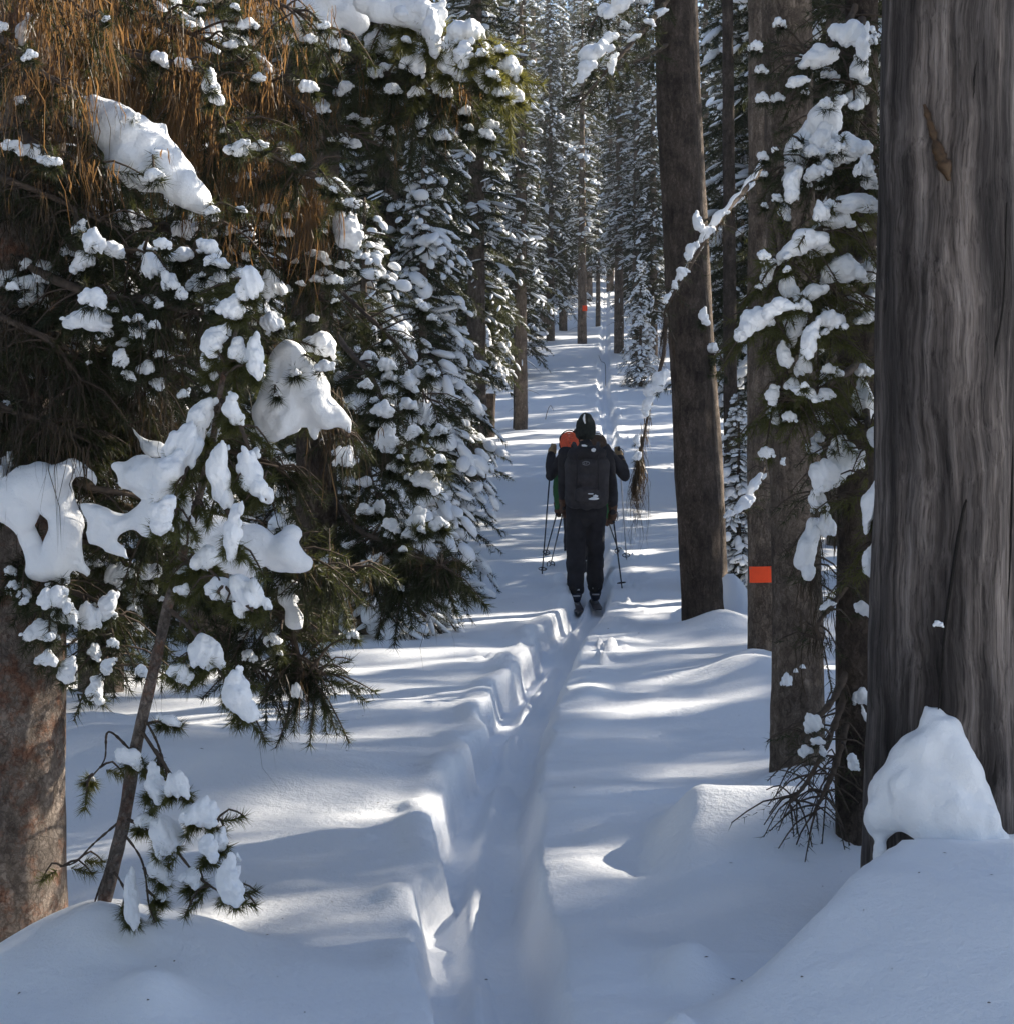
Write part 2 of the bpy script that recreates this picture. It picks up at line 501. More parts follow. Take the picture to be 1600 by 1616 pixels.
def ground_z(x, y):
    x = np.asarray(x, float); y = np.asarray(y, float)
    z = _smooth_interp(y, _gy, _gz)
    u = x - trail_x(y)
    au = np.abs(u)
    near = sstep(140, 40, y)
    z = z + 0.0016 * np.clip(au - 2, 0, 60) ** 1.6 * (1 + 0 * y)
    z = z + near * (0.05 * fbm(x * 0.55, y * 0.55, 0, 11, 3) + 0.05 * fbm(x * 0.9, y * 2.2, 0, 41, 2) * sstep(0.3, 0.8, au)) * sstep(0.1, 0.9, au)
    z = z + near * (0.018 * fbm(x * 2.2, y * 5.0, 0, 5, 3) + 0.010 * fbm(x * 4.5 + 3, y * 11, 0, 7, 3) + 0.022 * np.abs(fbm(x * 0.7 + 9, y * 3.2, 0, 9, 2)) * sstep(0.25, 0.6, au))
    far = sstep(8, 60, y)
    z = z + far * 0.5 * fbm(x * 0.12, y * 0.12, 0, 21, 3) * sstep(0.8, 5, au)
    # trench of the ski trail
    jag = 0.035 * fbm(y * 2.3, y * 0 + 3, 0, 31, 3) + 0.012 * noise(y * 11, y * 0, 0, 33)
    jag2 = 0.055 * fbm(y * 2.2, y * 0 + 9, 0, 35, 3)
    step = 0.05 * noise(y * 2.7 + u * 1.5, 0 * y, 0, 72) + 0.018 * noise(y * 8 + u * 3, u * 6, 0, 73)
    wl = 0.195 + jag + step; wr = 0.185 + jag2
    prof = sstep(-wl, -wl + 0.06, u) * sstep(wr + 0.06, wr - 0.06, u)
    depth = 0.21 + 0.03 * noise(y * 0.9, y * 0, 0, 37)
    z = z - near * depth * prof
    z = z + near * prof * (0.055 + 0.045 * noise(y * 1.4, 0 * y, 0, 38)) * np.exp(-0.5 * ((u + 0.01) / 0.03) ** 2)
    z = z + near * prof * 0.014 * fbm(x * 14, y * 7, 0, 39, 3)
    # rounded lips and crumbs beside the trench
    z = z + near * 0.045 * np.exp(-0.5 * ((u + wl + 0.05) / 0.06) ** 2) * (0.6 + noise(y * 2.6, u * 2, 0, 51))
    z = z + near * 0.03 * np.exp(-0.5 * ((u - wr - 0.16) / 0.10) ** 2) * (0.5 + noise(y * 1.7, u * 2, 0, 53))
    cr = np.clip(fbm(x * 9, y * 9, 0, 61, 3) - 0.20, 0, 1) * 0.28
    z = z + near * cr * (np.exp(-0.5 * ((u - 0.42) / 0.13) ** 2) + 0.6 * np.exp(-0.5 * ((u + 0.36) / 0.12) ** 2)) * sstep(-0.1, 0.35, noise(x * 0.8, y * 0.8, 0, 63))
    # snow banks close to the viewer
    z = z + G(x, y, -1.02, 5.45, 0.42, 0.38, 0.13) + G(x, y, -1.17, 5.6, 0.12, 0.2, 0.11) + G(x, y, -1.16, 5.44, 0.07, 0.07, 0.045) + G(x, y, 1.29, 8.70, 0.13, 0.08, 0.05) + G(x, y, 1.78, 13.2, 0.16, 0.12, 0.05) + G(x, y, -0.93, 5.75, 0.13, 0.2, 0.07)
    z = z + G(x, y, -0.95, 5.12, 0.075, 0.09, 0.085) + G(x, y, -1.38, 5.65, 0.14, 0.3, 0.09)
    z = z + G(x, y, -1.5, 8.8, 0.55, 0.38, 0.20) + G(x, y, -2.1, 9.6, 0.35, 0.4, 0.16)
    z = z + 0.23 * sstep(0.46, 0.72, x - 0.10 * (y - 7)) * np.exp(-0.5 * ((y - 7.35) / 0.42) ** 2) * sstep(3.2, 2.0, x)
    bs = (x - 0.55) * 0.634 + (y - 5.0) * 0.773; bq = -(x - 0.55) * 0.773 + (y - 5.0) * 0.634     # bank running up to the dead trunk
    bq = bq + 0.03 * noise(bs * 4, 0 * bs, 0, 81)
    hr = np.interp(bs, [-1.2, -0.45, 0.0, 0.71, 1.0, 1.6, 2.4, 3.4], [0.0, 0.0, 0.05, 0.36, 0.40, 0.34, 0.12, 0.0])
    z = z + hr * np.where(bq > 0, 1 - sstep(-0.03, 0.24, bq), (1 - sstep(-0.03, 0.24, np.minimum(bq, 0) * 0)) * np.exp(-(bq / 1.5) ** 2))
    z = z + G(x, y, 0.53, 5.62, 0.07, 0.12, 0.085) + G(x, y, 0.62, 5.5, 0.13, 0.16, 0.05)
    z = z + G(x, y, 1.76, 15.6, 0.2, 0.3, 0.17) + G(x, y, 2.02, 17.2, 0.13, 0.6, 0.36) + G(x, y, 1.62, 12.6, 0.2, 0.5, 0.12)
    z = z + G(x, y, 1.5, 8.75, 0.2, 0.3, 0.08) + G(x, y, -0.02, 5.03, 0.03, 0.04, 0.06) + G(x, y, 0.45, 5.02, 0.03, 0.04, 0.05)
    return z

def gz(x, y): return float(ground_z(np.array([x]), np.array([y]))[0])

def ground_hit(px, py):
    lo = np.linspace(3, 130, 4000)
    z = ground_z((px - CX) * lo / F, lo)
    ray = CH - (py - HY) * lo / F
    k = np.argmax(ray <= z)
    return P(px, py, lo[k])

def build_ground():
    f = np.arange(-0.62, 0.6201, 0.0175)
    out = [f[-1]]
    st = 0.016
    while out[-1] < 230:
        st *= 1.065
        out.append(out[-1] + min(st, 30))
    out = np.array(out[1:])
    u = np.concatenate([-out[::-1], f, out])
    y = list(np.arange(-70, 4.5, 2.0)) + [4.2]
    st = 0.026
    while y[-1] < 300:
        y.append(y[-1] + st)
        if y[-1] > 9: st = min(st * 1.0105, 25)
    y = np.array(y)
    U, Y = np.meshgrid(u, y)
    X = U + trail_x(Y)
    Z = ground_z(X, Y)
    V = np.stack([X, Y, Z], -1).reshape(-1, 3)
    nx, ny = len(u), len(y)
    i = np.arange(ny - 1)[:, None] * nx
    j = np.arange(nx - 1)[None]
    Q = np.stack([i + j, i + j + 1, i + nx + j + 1, i + nx + j], -1).reshape(-1, 4)
    o = obj('snow_ground', MB().add(V, None, Q).mesh('snow_ground', M_SNOW))
    tag(o, 'deep white snow cover with a ski trench winding up the slope', None, None, 'structure')
    return o
build_ground()

# ------------------------------------------------------------------ trunks
def trunk_mesh(path, rad, sides, seed, rough=0.06, mat=None, rs=9.0, zs=1.6, rings=None, flare=0.0):
    n = rings or 90
    p = spline(path, n)
    r = np.interp(np.linspace(0, 1, n), np.linspace(0, 1, len(rad)), rad)
    if flare: r = r * (1 + flare * np.exp(-np.linspace(0, 1, n) * 22))
    def disp(i, th, path):
        z = path[:, 2][:, None]
        c, s_ = np.cos(th), np.sin(th)
        return r[:, None] * rough * (fbm(c * 2.2, s_ * 2.2, z * zs, seed, 3) * 1.4 + 1.1 * fbm(c * rs * .6, s_ * rs * .6, z * rs * .35, seed + 9, 4))
    mb = MB()
    add_tube(mb, p, r, sides, 0, disp)
    return mb.mesh('trunk', mat or M_BARK)

# ------------------------------------------------------------------ conifers (mid and far): prototypes
def conifer(seed, H, R, z0, nb, nn=26, nl=0.055, nw=0.007, snow=0.8, sub=2, droop=0.55, power=0.75, r0=None, lich=0, dead=0, lean=0.0, mat=None, sn_w=1.0, twmul=1.0, clump=0.0):
    rng = np.random.default_rng(seed)
    r0 = r0 or 0.011 * H + 0.02
    W, N_, SN, LI = MB(), MB(), MB(), MB()
    top = np.array([lean * H, 0, H])
    P0, P1 = [], []
    SC, SA = [], []
    def lump(c, ax, hl, hw, hh):
        ax = nrm(ax)
        sd = nrm(np.cross(ax, [0, 0, 1.0])); up = np.cross(sd, ax)
        SC.append(c); SA.append([ax * hl, sd * hw, up * hh])
    for i in range(nb):
        t = (i + rng.random()) / nb
        z = z0 + (H - z0) * t
        L = max(0.14, R * (1 - t) ** power * rng.uniform(0.6, 1.12))
        az = i * 2.39996 + rng.normal(0, 0.3)
        h = np.array([math.cos(az), math.sin(az), 0])
        sd = np.array([-h[1], h[0], 0])
        s = np.linspace(0, 1, 7)[:, None]
        el0 = rng.uniform(-0.05, 0.3)
        bend = rng.normal(0, 0.12)
        dr = droop * rng.uniform(0.6, 1.35)
        path = np.array([0, 0, z]) + top * 0 + np.array([lean * z, 0, 0]) + h * L * s + sd * L * bend * s ** 2 + np.array([0, 0, 1.0]) * L * (el0 * s - dr * s ** 2)
        add_tube(W, path, np.linspace(0.008 + 0.011 * L, 0.003, 7), 4)
        load = rng.choice([0.15, 0.6, 1.0, 1.9], p=[.25, .3, .25, .2])
        nt = max(3, int((3 + L * 8) * twmul))
        for q, sv in enumerate(np.linspace(0.16, 1.0, nt)):
            f = sv * 6; k = min(5, int(f)); b = path[k] + (path[k + 1] - path[k]) * (f - k)
            tg = nrm(path[k + 1] - path[k])
            if q == nt - 1: dirs = [tg]
            else: dirs = [nrm(tg * 0.75 + sd * 0.85 * e + rng.normal(0, 0.15, 3)) for e in ((1, -1) if rng.random() < 0.75 else (rng.choice([-1, 1]),))]
            for dv in dirs:
                dv = nrm(dv + np.array([0, 0, -0.22 * rng.random()]))
                tl = (0.40 * L * (1 - 0.6 * sv) + 0.07) * rng.uniform(0.7, 1.2)
                e = b + dv * tl
                P0.append(b); P1.append(e)
                if rng.random() < snow * load:
                    hl = tl * rng.uniform(0.36, 0.58)
                    hw = min(hl * 0.8, (0.022 + rng.gamma(1.6, 0.016)) * sn_w * min(1.5, .6 + load * .5))
                    lump(b + dv * tl * rng.uniform(0.45, 0.65) + np.array([0, 0, 0.016 + hw * .2]), dv, hl, hw, hw * rng.uniform(0.5, 0.95))
        if clump and rng.random() < clump:
            sv = rng.uniform(0.5, 0.95); k = int(sv * 6)
            tg = nrm(path[min(6, k + 1)] - path[k])
            lump(path[k] + np.array([0, 0, 0.03]), tg, L * rng.uniform(.16, .3), rng.uniform(.06, .13) * sn_w, rng.uniform(.05, .1) * sn_w)
        if lich:
            k = rng.integers(0, 5, lich)
            B = path[k] + (path[k + 1] - path[k]) * rng.random((lich, 1)) + rng.normal(0, 0.03, (lich, 3))
            strands(LI, B, rng.uniform(0.06, 0.28, lich), rng.uniform(0.006, 0.014, lich), rng, seg=2)
    for i in range(dead):
        z = rng.uniform(0.4, z0 * 1.1 + 0.3); az = rng.uniform(0, 6.28); L = rng.uniform(0.2, 0.9)
        h = np.array([math.cos(az), math.sin(az), 0]); s = np.linspace(0, 1, 5)[:, None]
        path = np.array([lean * z, 0, z]) + h * L * s + np.array([0, 0, -1.0]) * L * s ** 2 * rng.uniform(0.1, 0.7) + np.cumsum(rng.normal(0, 0.012, (5, 3)), 0)
        add_tube(W, path, np.linspace(0.009, 0.003, 5), 4)
        if rng.random() < 0.5:
            lump(path[2] + [0, 0, 0.015], path[3] - path[1], L * 0.3, 0.022, 0.02)
    P0, P1 = np.array(P0), np.array(P1)
    ln = np.linalg.norm(P1 - P0, axis=1)
    needles(N_, P0, P1, np.maximum(5, (nn * ln / 0.2).astype(int)), nl, nw, rng, (0.45, 1.2), 0, 0.15)
    if LI.V:
        N_.V += LI.V
        for a, m in LI.Q: N_.Q.append((a + N_.n, 2))
        N_.n += LI.n
    tw = MB()
    for a, b in zip(P0[::1], P1[::1]):
        pass
    ellipsoids(SN, SC, SA, sub, 0, 0.16, 0.5, seed)
    # merge the branch wood into the crown
    cr = MB()
    cr.V = N_.V + W.V
    cr.T = [(a, m) for a, m in N_.T] + [(a + N_.n, 1) for a, m in W.T]
    cr.Q = [(a, m) for a, m in N_.Q] + [(a + N_.n, 1) for a, m in W.Q]
    cr.n = N_.n + W.n
    crown = cr.mesh('crown', [mat or M_NEED, M_TWIG, M_LICHD])
    sn = SN.mesh('snow', M_SNOW)
    tr = trunk_mesh([(0, 0, -0.6), (lean * H * .4, 0, H * .4), tuple(top)], [r0 * 1.08, r0 * 0.75, 0.012], 14, seed, 0.07, M_BARK, rings=60)
    return tr, crown, sn

PROTO = {
    'young': conifer(1, 4.6, 0.85, 0.15, 130, 48, 0.05, 0.0065, 0.60, 2, 0.75, 0.62, sn_w=0.92, clump=.3),
    'young2': conifer(2, 3.6, 0.95, 0.2, 100, 48, 0.05, 0.0065, 0.62, 2, 0.8, 0.6, sn_w=1.0, clump=.35),
    'fir': conifer(3, 9.5, 1.25, 0.7, 190, 32, 0.065, 0.011, 0.40, 2, 0.6, 0.62, sn_w=0.85, lich=5, clump=.2),
    'spruce': conifer(4, 17.0, 1.6, 1.3, 280, 27, 0.09, 0.017, 0.24, 2, 0.55, 0.55, sn_w=0.95, lich=5, dead=14, clump=.2),
    'spruce2': conifer(5, 19.0, 1.45, 2.2, 260, 27, 0.09, 0.017, 0.26, 2, 0.7, 0.5, sn_w=1.0, lich=6, dead=20, clump=.25),
    'spire': conifer(9, 14.0, 0.55, 0.3, 190, 22, 0.08, 0.016, 0.30, 1, 0.5, 0.35, sn_w=.9, clump=.1),
    'snag': conifer(8, 17.0, 0.9, 11.0, 40, 24, 0.08, 0.015, 0.30, 2, 0.3, 0.45, sn_w=1.1, dead=60, clump=.2, r0=.13),
    'pine': conifer(6, 20.0, 1.7, 7.5, 150, 24, 0.08, 0.015, 0.30, 2, 0.3, 0.45, sn_w=1.1, dead=46, clump=.2),
    'pine2': conifer(7, 18.0, 1.3, 4.5, 150, 24, 0.08, 0.014, 0.34, 2, 0.45, 0.5, sn_w=1.0, dead=40, lich=6, clump=.2),
}

def place(kind, name, x, y, label, cat, group=None, sc=1.0, rz=0.0, sz=None, dz=0.0, tilt=(0, 0)):
    r = empty(name, (x, y, gz(x, y) - 0.05 + dz), label, cat, group)
    r.rotation_euler = (tilt[0], tilt[1], rz)
    r.scale = (sc, sc, sz or sc)
    tr, cr, sn = PROTO[kind]
    obj('trunk', tr, r); obj('crown', cr, r)
    s_ = obj('snow', sn, r)
    s_['kind'] = 'stuff'
    return r

def place_px(kind, name, px, d, *a, **k):
    return place(kind, name, (px - CX) * d / F, d, *a, **k)

SHADE = [('pine', 19.17, 20.20, 0.78, 6.21), ('pine', 17.72, 21.76, 1.08, 1.87), ('spruce2', 20.18, 30.56, 0.76, 4.46), ('spruce', 17.83, 17.06, 1.13, 1.91), ('pine', 21.62, 29.05, 0.89, 2.64), ('pine2', 18.46, 25.04, 0.83, 1.68), ('pine', 14.76, 13.55, 1.09, 2.91), ('pine', 19.52, 53.62, 1.01, 5.79), ('snag', 29.33, 26.19, 1.07, 0.92), ('pine', 16.82, 38.07, 0.82, 2.29), ('spire', 12.37, 19.31, 0.83, 0.26), ('spire', 7.91, 12.55, 0.80, 5.12), ('snag', 24.15, 22.14, 0.90, 3.37), ('spruce', 10.30, 22.15, 0.76, 1.30), ('pine', 14.00, 31.27, 1.11, 0.27), ('snag', 19.70, 22.77, 0.82, 6.02), ('spire', 16.01, 18.21, 1.09, 5.81), ('snag', 10.87, 19.01, 0.85, 4.01), ('spruce2', 12.24, 26.06, 1.06, 2.81), ('spire', 24.42, 27.01, 1.09, 0.97), ('spruce2', 17.12, 16.41, 0.89, 1.41), ('pine', 26.91, 26.56, 0.92, 0.37), ('spruce2', 19.30, 35.58, 1.05, 3.53), ('pine2', 25.33, 25.75, 1.02, 0.98), ('spruce', 16.25, 15.76, 1.01, 1.15), ('spire', 21.99, 28.25, 0.99, 0.27), ('snag', 21.60, 20.49, 0.77, 3.43), ('pine', 15.40, 30.59, 0.77, 2.29), ('snag', 28.71, 31.39, 1.13, 4.24), ('snag', 13.34, 23.54, 0.86, 1.08), ('spire', 12.31, 21.17, 0.94, 4.74), ('pine2', 6.40, 8.45, 1.04, 0.13), ('spruce2', 24.43, 28.24, 0.76, 1.11), ('spire', 14.80, 18.77, 0.91, 1.67), ('pine', 22.83, 52.83, 0.82, 1.11)]  # unseen trees, positions fitted to the shade pattern they cast
def build_forest():
    # trees that can be told apart
    place_px('young', 'young_spruce', 668, 18.2, 'snow-clad young spruce with drooping tiers at the edge of the sunlit trail', 'tree', rz=0.4)
    place_px('young2', 'young_spruce', 575, 15.5, 'small spruce half hidden behind the drooping pine boughs, beside the snow-clad one', 'tree', rz=2.1, sc=1.0)
    place_px('fir', 'fir_tree', 672, 26, 'tall fir behind the snow-clad young spruce, dark against the grey trunks', 'tree', rz=1.2, sc=.85)
    place_px('spruce', 'spruce_tree', 610, 22.5, 'tall spruce with bare lower trunk behind the upper snowy bough', 'tree', rz=3.0, sc=.8)
    place_px('pine2', 'pine_tree', 752, 33, 'tall conifer whose branches start well above the snow beyond the young spruce', 'tree', rz=4.0, sc=.8)
    place_px('pine2', 'pine_tree', 822, 49.5, 'dark conifer crown over the bare straight trunk by the trail bend', 'tree', rz=.6, sc=.75)
    place_px('spruce2', 'spruce_tree', 742, 44, 'tall spruce just uphill of the broken-off trunk', 'tree', rz=2.6, sc=.85)
    place_px('spruce', 'spruce_tree', 812, 64, 'spruce bordering the upper bend of the trail on its shaded side', 'tree', rz=1.6, sc=.8)
    place_px('spruce2', 'spruce_tree', 868, 80, 'narrow spruce beside the trunk with the tiny red mark', 'tree', rz=.3, sc=.75)
    place_px('young', 'young_spruce', 1010, 62, 'small snow-plastered spruce beside the narrow gap at the top of the trail', 'tree', rz=1.4, sc=.9)
    place_px('young2', 'young_spruce', 1165, 19.0, 'sparse little spruce growing between the leaning trunk and the marker tree', 'tree', rz=2.2, sc=.55)
    rng = random.Random(8)
    # rows behind the lichen pine
    k = 0
    L1 = ['dark fir crowding behind the hanging lichen beside the big trunk', 'shaded spruce behind the dense pine boughs', 'shaded fir between the lichen pine and the young spruces',
          'slim shaded spruce just behind the dark needle mass', 'shaded spruce standing further back among the lichen strands']
    for kind, px, d, sc in (('fir', -20, 10.5, .9), ('spruce2', 330, 13.5, .62), ('fir', 455, 17, .8), ('spruce2', 160, 12, .6), ('spruce', 250, 17, .75)):
        place_px(kind, 'shaded_fir' if kind == 'fir' else 'shaded_spruce', px, d, L1[k], 'tree', sc=sc, rz=rng.uniform(0, 6.28)); k += 1
    # forest on both sides and up the slope
    pts = []
    kinds = ['fir', 'spruce', 'spruce2', 'pine', 'pine2', 'spruce', 'spruce2']
    g = 'forest conifers filling the slope'
    tries = 0
    while len(pts) < 225 and tries < 20000:
        tries += 1
        d = 19 + 122 * rng.random() ** 0.8
        px = rng.uniform(-260, 1860)
        x = (px - CX) * d / F
        tx = float(trail_x(np.array([d]))[0])
        clear = 1.5 if d < 60 else 1.7
        if d > 118: clear = 0.0
        if -clear < x - tx < clear: continue
        if d < 40 and 480 < px < 900: continue
        if d < 20 and px > 480 and px < 1330: continue
        rr = 1.5 * F / d
        if 26 < d < 76 and 855 - rr < px < 1045 + rr * .6: continue
        if 76 <= d < 113 and 915 - rr < px < 1005 + rr: continue
        md = 1.1 + 0.012 * d
        if any((x - a) ** 2 + (d - b) ** 2 < md * md for a, b in pts): continue
        pts.append((x, d))
        kd = rng.choice(kinds)
        sc = rng.uniform(0.75, 1.2)
        nm = {'fir': 'fir_tree', 'spruce': 'spruce_tree', 'spruce2': 'spruce_tree', 'pine': 'pine_tree', 'pine2': 'pine_tree'}[kd]
        side = "on the lichen pine's side" if x < tx else "on the dead trunk's side"
        band = 'close behind the skiers' if d < 40 else ('halfway up the slope' if d < 80 else 'high on the slope')
        look = {'fir_tree': 'snowy fir', 'spruce_tree': 'snow-dusted spruce', 'pine_tree': 'bare-stemmed pine'}[nm]
        place(kd, nm, x, d, look + ' of the forest ' + side + ', ' + band, 'tree', look + 's ' + side + ', ' + band, sc=sc, rz=rng.uniform(0, 6.28), tilt=(rng.gauss(0, .015), rng.gauss(0, .02)))
    for px, d, kd, sc, rz, lab in ((888, 86, 'spruce2', .8, 1.1, 'dark spruce on the shaded rim of the pale gap'), (1030, 70, 'spruce2', .72, 2.0, 'dark spruce on the sunny rim of the pale gap'), (1008, 92, 'spruce', .85, 3.3, 'spruce just behind the stout trunk at the pale gap'),
                                   (928, 100, 'spruce2', .9, 4.1, 'slim spruce standing in the pale gap near the thin pole-like trunk'), (962, 106, 'pine2', .9, 5.0, 'conifer with raised crown standing in the middle of the pale gap'), (985, 101, 'spruce2', .85, .4, 'spruce leaning in front of the far end of the pale gap'),
                                   (905, 112, 'spruce', .9, .9, 'spruce seen behind the tiny red mark')):
        place_px(kd, 'pine_tree' if kd == 'pine2' else 'spruce_tree', px, d, lab, 'tree', sc=sc, rz=rz)
    # a row that closes the view above the pale gap at the top of the trail
    for i, (px, d, kd, sc) in enumerate(((905, 104, 'spruce2', 1.0), (935, 122, 'spruce', 1.1), (962, 116, 'spruce2', 1.05), (990, 124, 'spruce2', 1.1), (1015, 112, 'spruce', 1.0), (950, 134, 'spruce', 1.2), (978, 138, 'spruce2', 1.2), (920, 140, 'spruce2', 1.2), (1005, 141, 'spruce', 1.2))):
        place_px(kd, 'spruce_tree', px, d, 'hazy distant spruce closing the view above the pale gap', 'tree', 'spruces closing the gap', sc=sc, rz=i * 1.3)
    # unseen trees beside the trail, placed so their shade falls across it in bands
    # forest behind and beside the viewer
    rng = random.Random(31)
    q = []
    while len(q) < 46:
        x, d = rng.uniform(-19, 19), rng.uniform(-22, 16)
        if abs(x) < 2.6 + 0.30 * max(0, d) + (1.2 if d > 0 else 0): continue
        if x > 0 and d > -3: continue
        if any((x - a) ** 2 + (d - b) ** 2 < 5 for a, b in q): continue
        q.append((x, d))
        kd = rng.choice(['spruce', 'spruce2', 'pine2', 'fir', 'spruce'])
        nm = 'fir_tree' if kd == 'fir' else ('pine_tree' if 'pine' in kd else 'spruce_tree')
        place(kd, nm, x, d, 'conifer standing out of the picture around the viewpoint', 'tree', 'conifers around the viewpoint', sc=rng.uniform(.85, 1.15), rz=rng.uniform(0, 6.28))
    for kd, x, d, sc, rz in SHADE:
        nm = 'fir_tree' if kd == 'fir' else ('pine_tree' if 'pine' in kd else 'spruce_tree')
        place(kd, nm, x, d, 'unseen conifer placed outside the picture to shade the trail', 'tree', 'shade-casting conifers placed beyond the frame', sc=sc, rz=rz)
build_forest()
# ------------------------------------------------------------------ big trunks by the trail
RNG = np.random.default_rng(77)

def px_trunk(pts, d, rads, base=None):
    """trunk path from photo columns at distance d: pts = (px, py); rads in photo pixels"""
    path = [P(px, py, d) for px, py in pts]
    return np.array(path), [r * d / F for r in rads]

def trunk_thing(name, label, pts, d, rads, seed, mat, cat='tree', rough=0.06, sides=40, rings=160, flare=0.0, rs=9.0, part='trunk', zs=1.6):
    path, r = px_trunk(pts, d, rads)
    b = path[0].copy()
    b[2] = gz(b[0], b[1])
    root = empty(name, b, label, cat)
    obj(part, trunk_mesh(path - b, r, sides, seed, rough, mat, rs, rings=rings, flare=flare, zs=zs), root)
    return root, b

# --- snow lump prototypes, shared by all near clumps
def lump_protos():
    out = []
    rg = np.random.default_rng(3)
    for k in range(16):
        C, A = [], []
        n = 8
        sk = rg.normal(0, .18)
        for i in range(n):
            t = i / (n - 1) * 2 - 1
            C.append([t * 0.66, rg.normal(0, 0.10), -0.26 * abs(t - sk) ** 1.5 + rg.normal(0, 0.12)])
            r = (0.58 - 0.24 * abs(t)) * rg.uniform(0.75, 1.2)
            A.append([r * 0.7, r * 1.15, r * 1.05])
        for i in range(7):
            t = rg.uniform(-1, 1)
            C.append([t * .85, rg.normal(0, 0.35), rg.uniform(-.6, -.05) - .15 * abs(t)])
            r = rg.uniform(.12, .26); A.append([r, r, r])
        me = fuse(C, A, 0.065, 3, 0.16, 2.4, 40 + k, M_SNOW, 'snow_clump')
        co = np.empty(len(me.vertices) * 3, np.float32); me.vertices.foreach_get('co', co); co = co.reshape(-1, 3).astype(float)
        no = np.empty(len(me.vertices) * 3, np.float32); me.vertex_normals.foreach_get('vector', no); no = no.reshape(-1, 3)
        low = sstep(.35, -.5, co[:, 2])
        co = co + no * (0.034 * fbm(co[:, 0] * 7, co[:, 1] * 7, co[:, 2] * 7, k, 3) * (.5 + 1.6 * low))[:, None]
        lo, hi = co.min(0), co.max(0)
        co = (co - (lo + hi) / 2) / ((hi - lo) / 2)
        co[:, 2] = np.where(co[:, 2] < 0, np.maximum(co[:, 2], -0.85 + 0.25 * noise(co[:, 0] * 6, co[:, 1] * 6, 0, k)), co[:, 2])
        me.vertices.foreach_set('co', co.astype(np.float32).ravel())
        me.update()
        out.append(me)
    return out
LUMPS = lump_protos()

def clump(parent, org, c, rx, ry, d, tilt=0.0, seed=0, depth=None):
    """one snow clump: centre c in space, half sizes in photo pixels, tilted in the picture plane"""
    s = d / F
    o = obj('snow_clump', LUMPS[seed % len(LUMPS)], parent)
    hx, hz = rx * s, ry * s
    hy = depth or 0.85 * math.sqrt(hx * hz)
    if ry > rx * 1.35:          # upright: long axis runs down the twig
        R = Matrix.Rotation(-math.pi / 2 - tilt, 4, 'Y')
        sc = (hz, hy, hx)
    else:
        R = Matrix.Rotation(-tilt, 4, 'Y')
        sc = (hx, hy, hz)
    R = R @ Matrix.Rotation(((seed * 0.37) % 1 - .5) * 0.6, 4, 'Z')
    o.matrix_local = Matrix.Translation(Vector(c - org)) @ R @ Matrix.Diagonal((*sc, 1))
    return o

def drift(parent, org, blobs, d, vox=0.011, seed=0, thick=0.8, rough=0.022, dvar=0.0):
    """a large continuous mass of snow: blobs = (px, py, r) or (px, py, rx, ry)"""
    C, A = [], []
    rg = np.random.default_rng(seed)
    s = d / F
    for b in blobs:
        rx = b[2]; ry = b[3] if len(b) > 3 else b[2]
        c = P(b[0], b[1], d + rg.normal(0, dvar)) - org
        C.append(c); A.append([rx * s * 1.06, max(rx, ry) * s * thick, ry * s * 1.06])
    me = fuse(C, A, vox, 6, rough, 9.0, seed, M_SNOW, 'snow_clump', 3)
    return obj('snow_clump', me, parent)

def _inside(poly, x, y):
    poly = np.asarray(poly, float)
    a, b = poly, np.roll(poly, -1, 0)
    c = np.zeros(len(x), bool)
    for (x0, y0), (x1, y1) in zip(a, b):
        k = ((y0 > y) != (y1 > y)) & (x < (x1 - x0) * (y - y0) / (y1 - y0 + 1e-9) + x0)
        c ^= k
    return c

def _edge(poly, x, y):
    poly = np.asarray(poly, float)
    m = np.full(len(x), 1e9)
    for p, q in zip(poly, np.roll(poly, -1, 0)):
        d = q - p
        t = np.clip(((x - p[0]) * d[0] + (y - p[1]) * d[1]) / (d @ d + 1e-9), 0, 1)
        m = np.minimum(m, np.hypot(x - p[0] - t * d[0], y - p[1] - t * d[1]))
    return m

def drift_poly(parent, org, poly, d, holes=(), n=520, vox=0.009, seed=0, bulge=0.75, rough=0.034, dfun=None, name='snow_clump', smooth=4, rmax=24):
    """a draped mass of snow with the given silhouette: spheres packed inside an outline, thickest in its middle"""
    rg = np.random.default_rng(seed)
    p = np.asarray(poly, float)
    q = []
    for a, b in zip(p, np.roll(p, -1, 0)):            # a crumbly outline
        m = max(1, int(np.hypot(*(b - a)) / 6))
        for t in range(m):
            q.append(a + (b - a) * t / m + rg.normal(0, 1.5, 2) + (1.2 * (a + b - 2 * p.mean(0)) / (np.linalg.norm(a + b - 2 * p.mean(0)) + 1)))
    p = np.array(q)
    lo, hi = p.min(0), p.max(0)
    x = rg.uniform(lo[0], hi[0], n * 12); y = rg.uniform(lo[1], hi[1], n * 12)
    k = _inside(p, x, y)
    e = _edge(p, x, y)
    for h in holes:
        k &= ~_inside(h, x, y)
        e = np.minimum(e, _edge(h, x, y))
    k &= e > 1.6
    x, y, e = x[k][:n], y[k][:n], e[k][:n]
    C, A = [], []
    for a, b, r in zip(x, y, e):
        dd = dfun(a, b) if dfun else d
        s = dd / F
        rr = min(r, rmax) * 1.03
        C.append(P(a, b, dd + (rg.normal(0, .25) * rr - .15 * r * bulge) * s) - org)
        A.append([rr * s, rr * s * bulge + .004, rr * s])
    return obj(name, fuse(C, A, vox, smooth, rough, 9.0, seed, M_SNOW, name), parent)

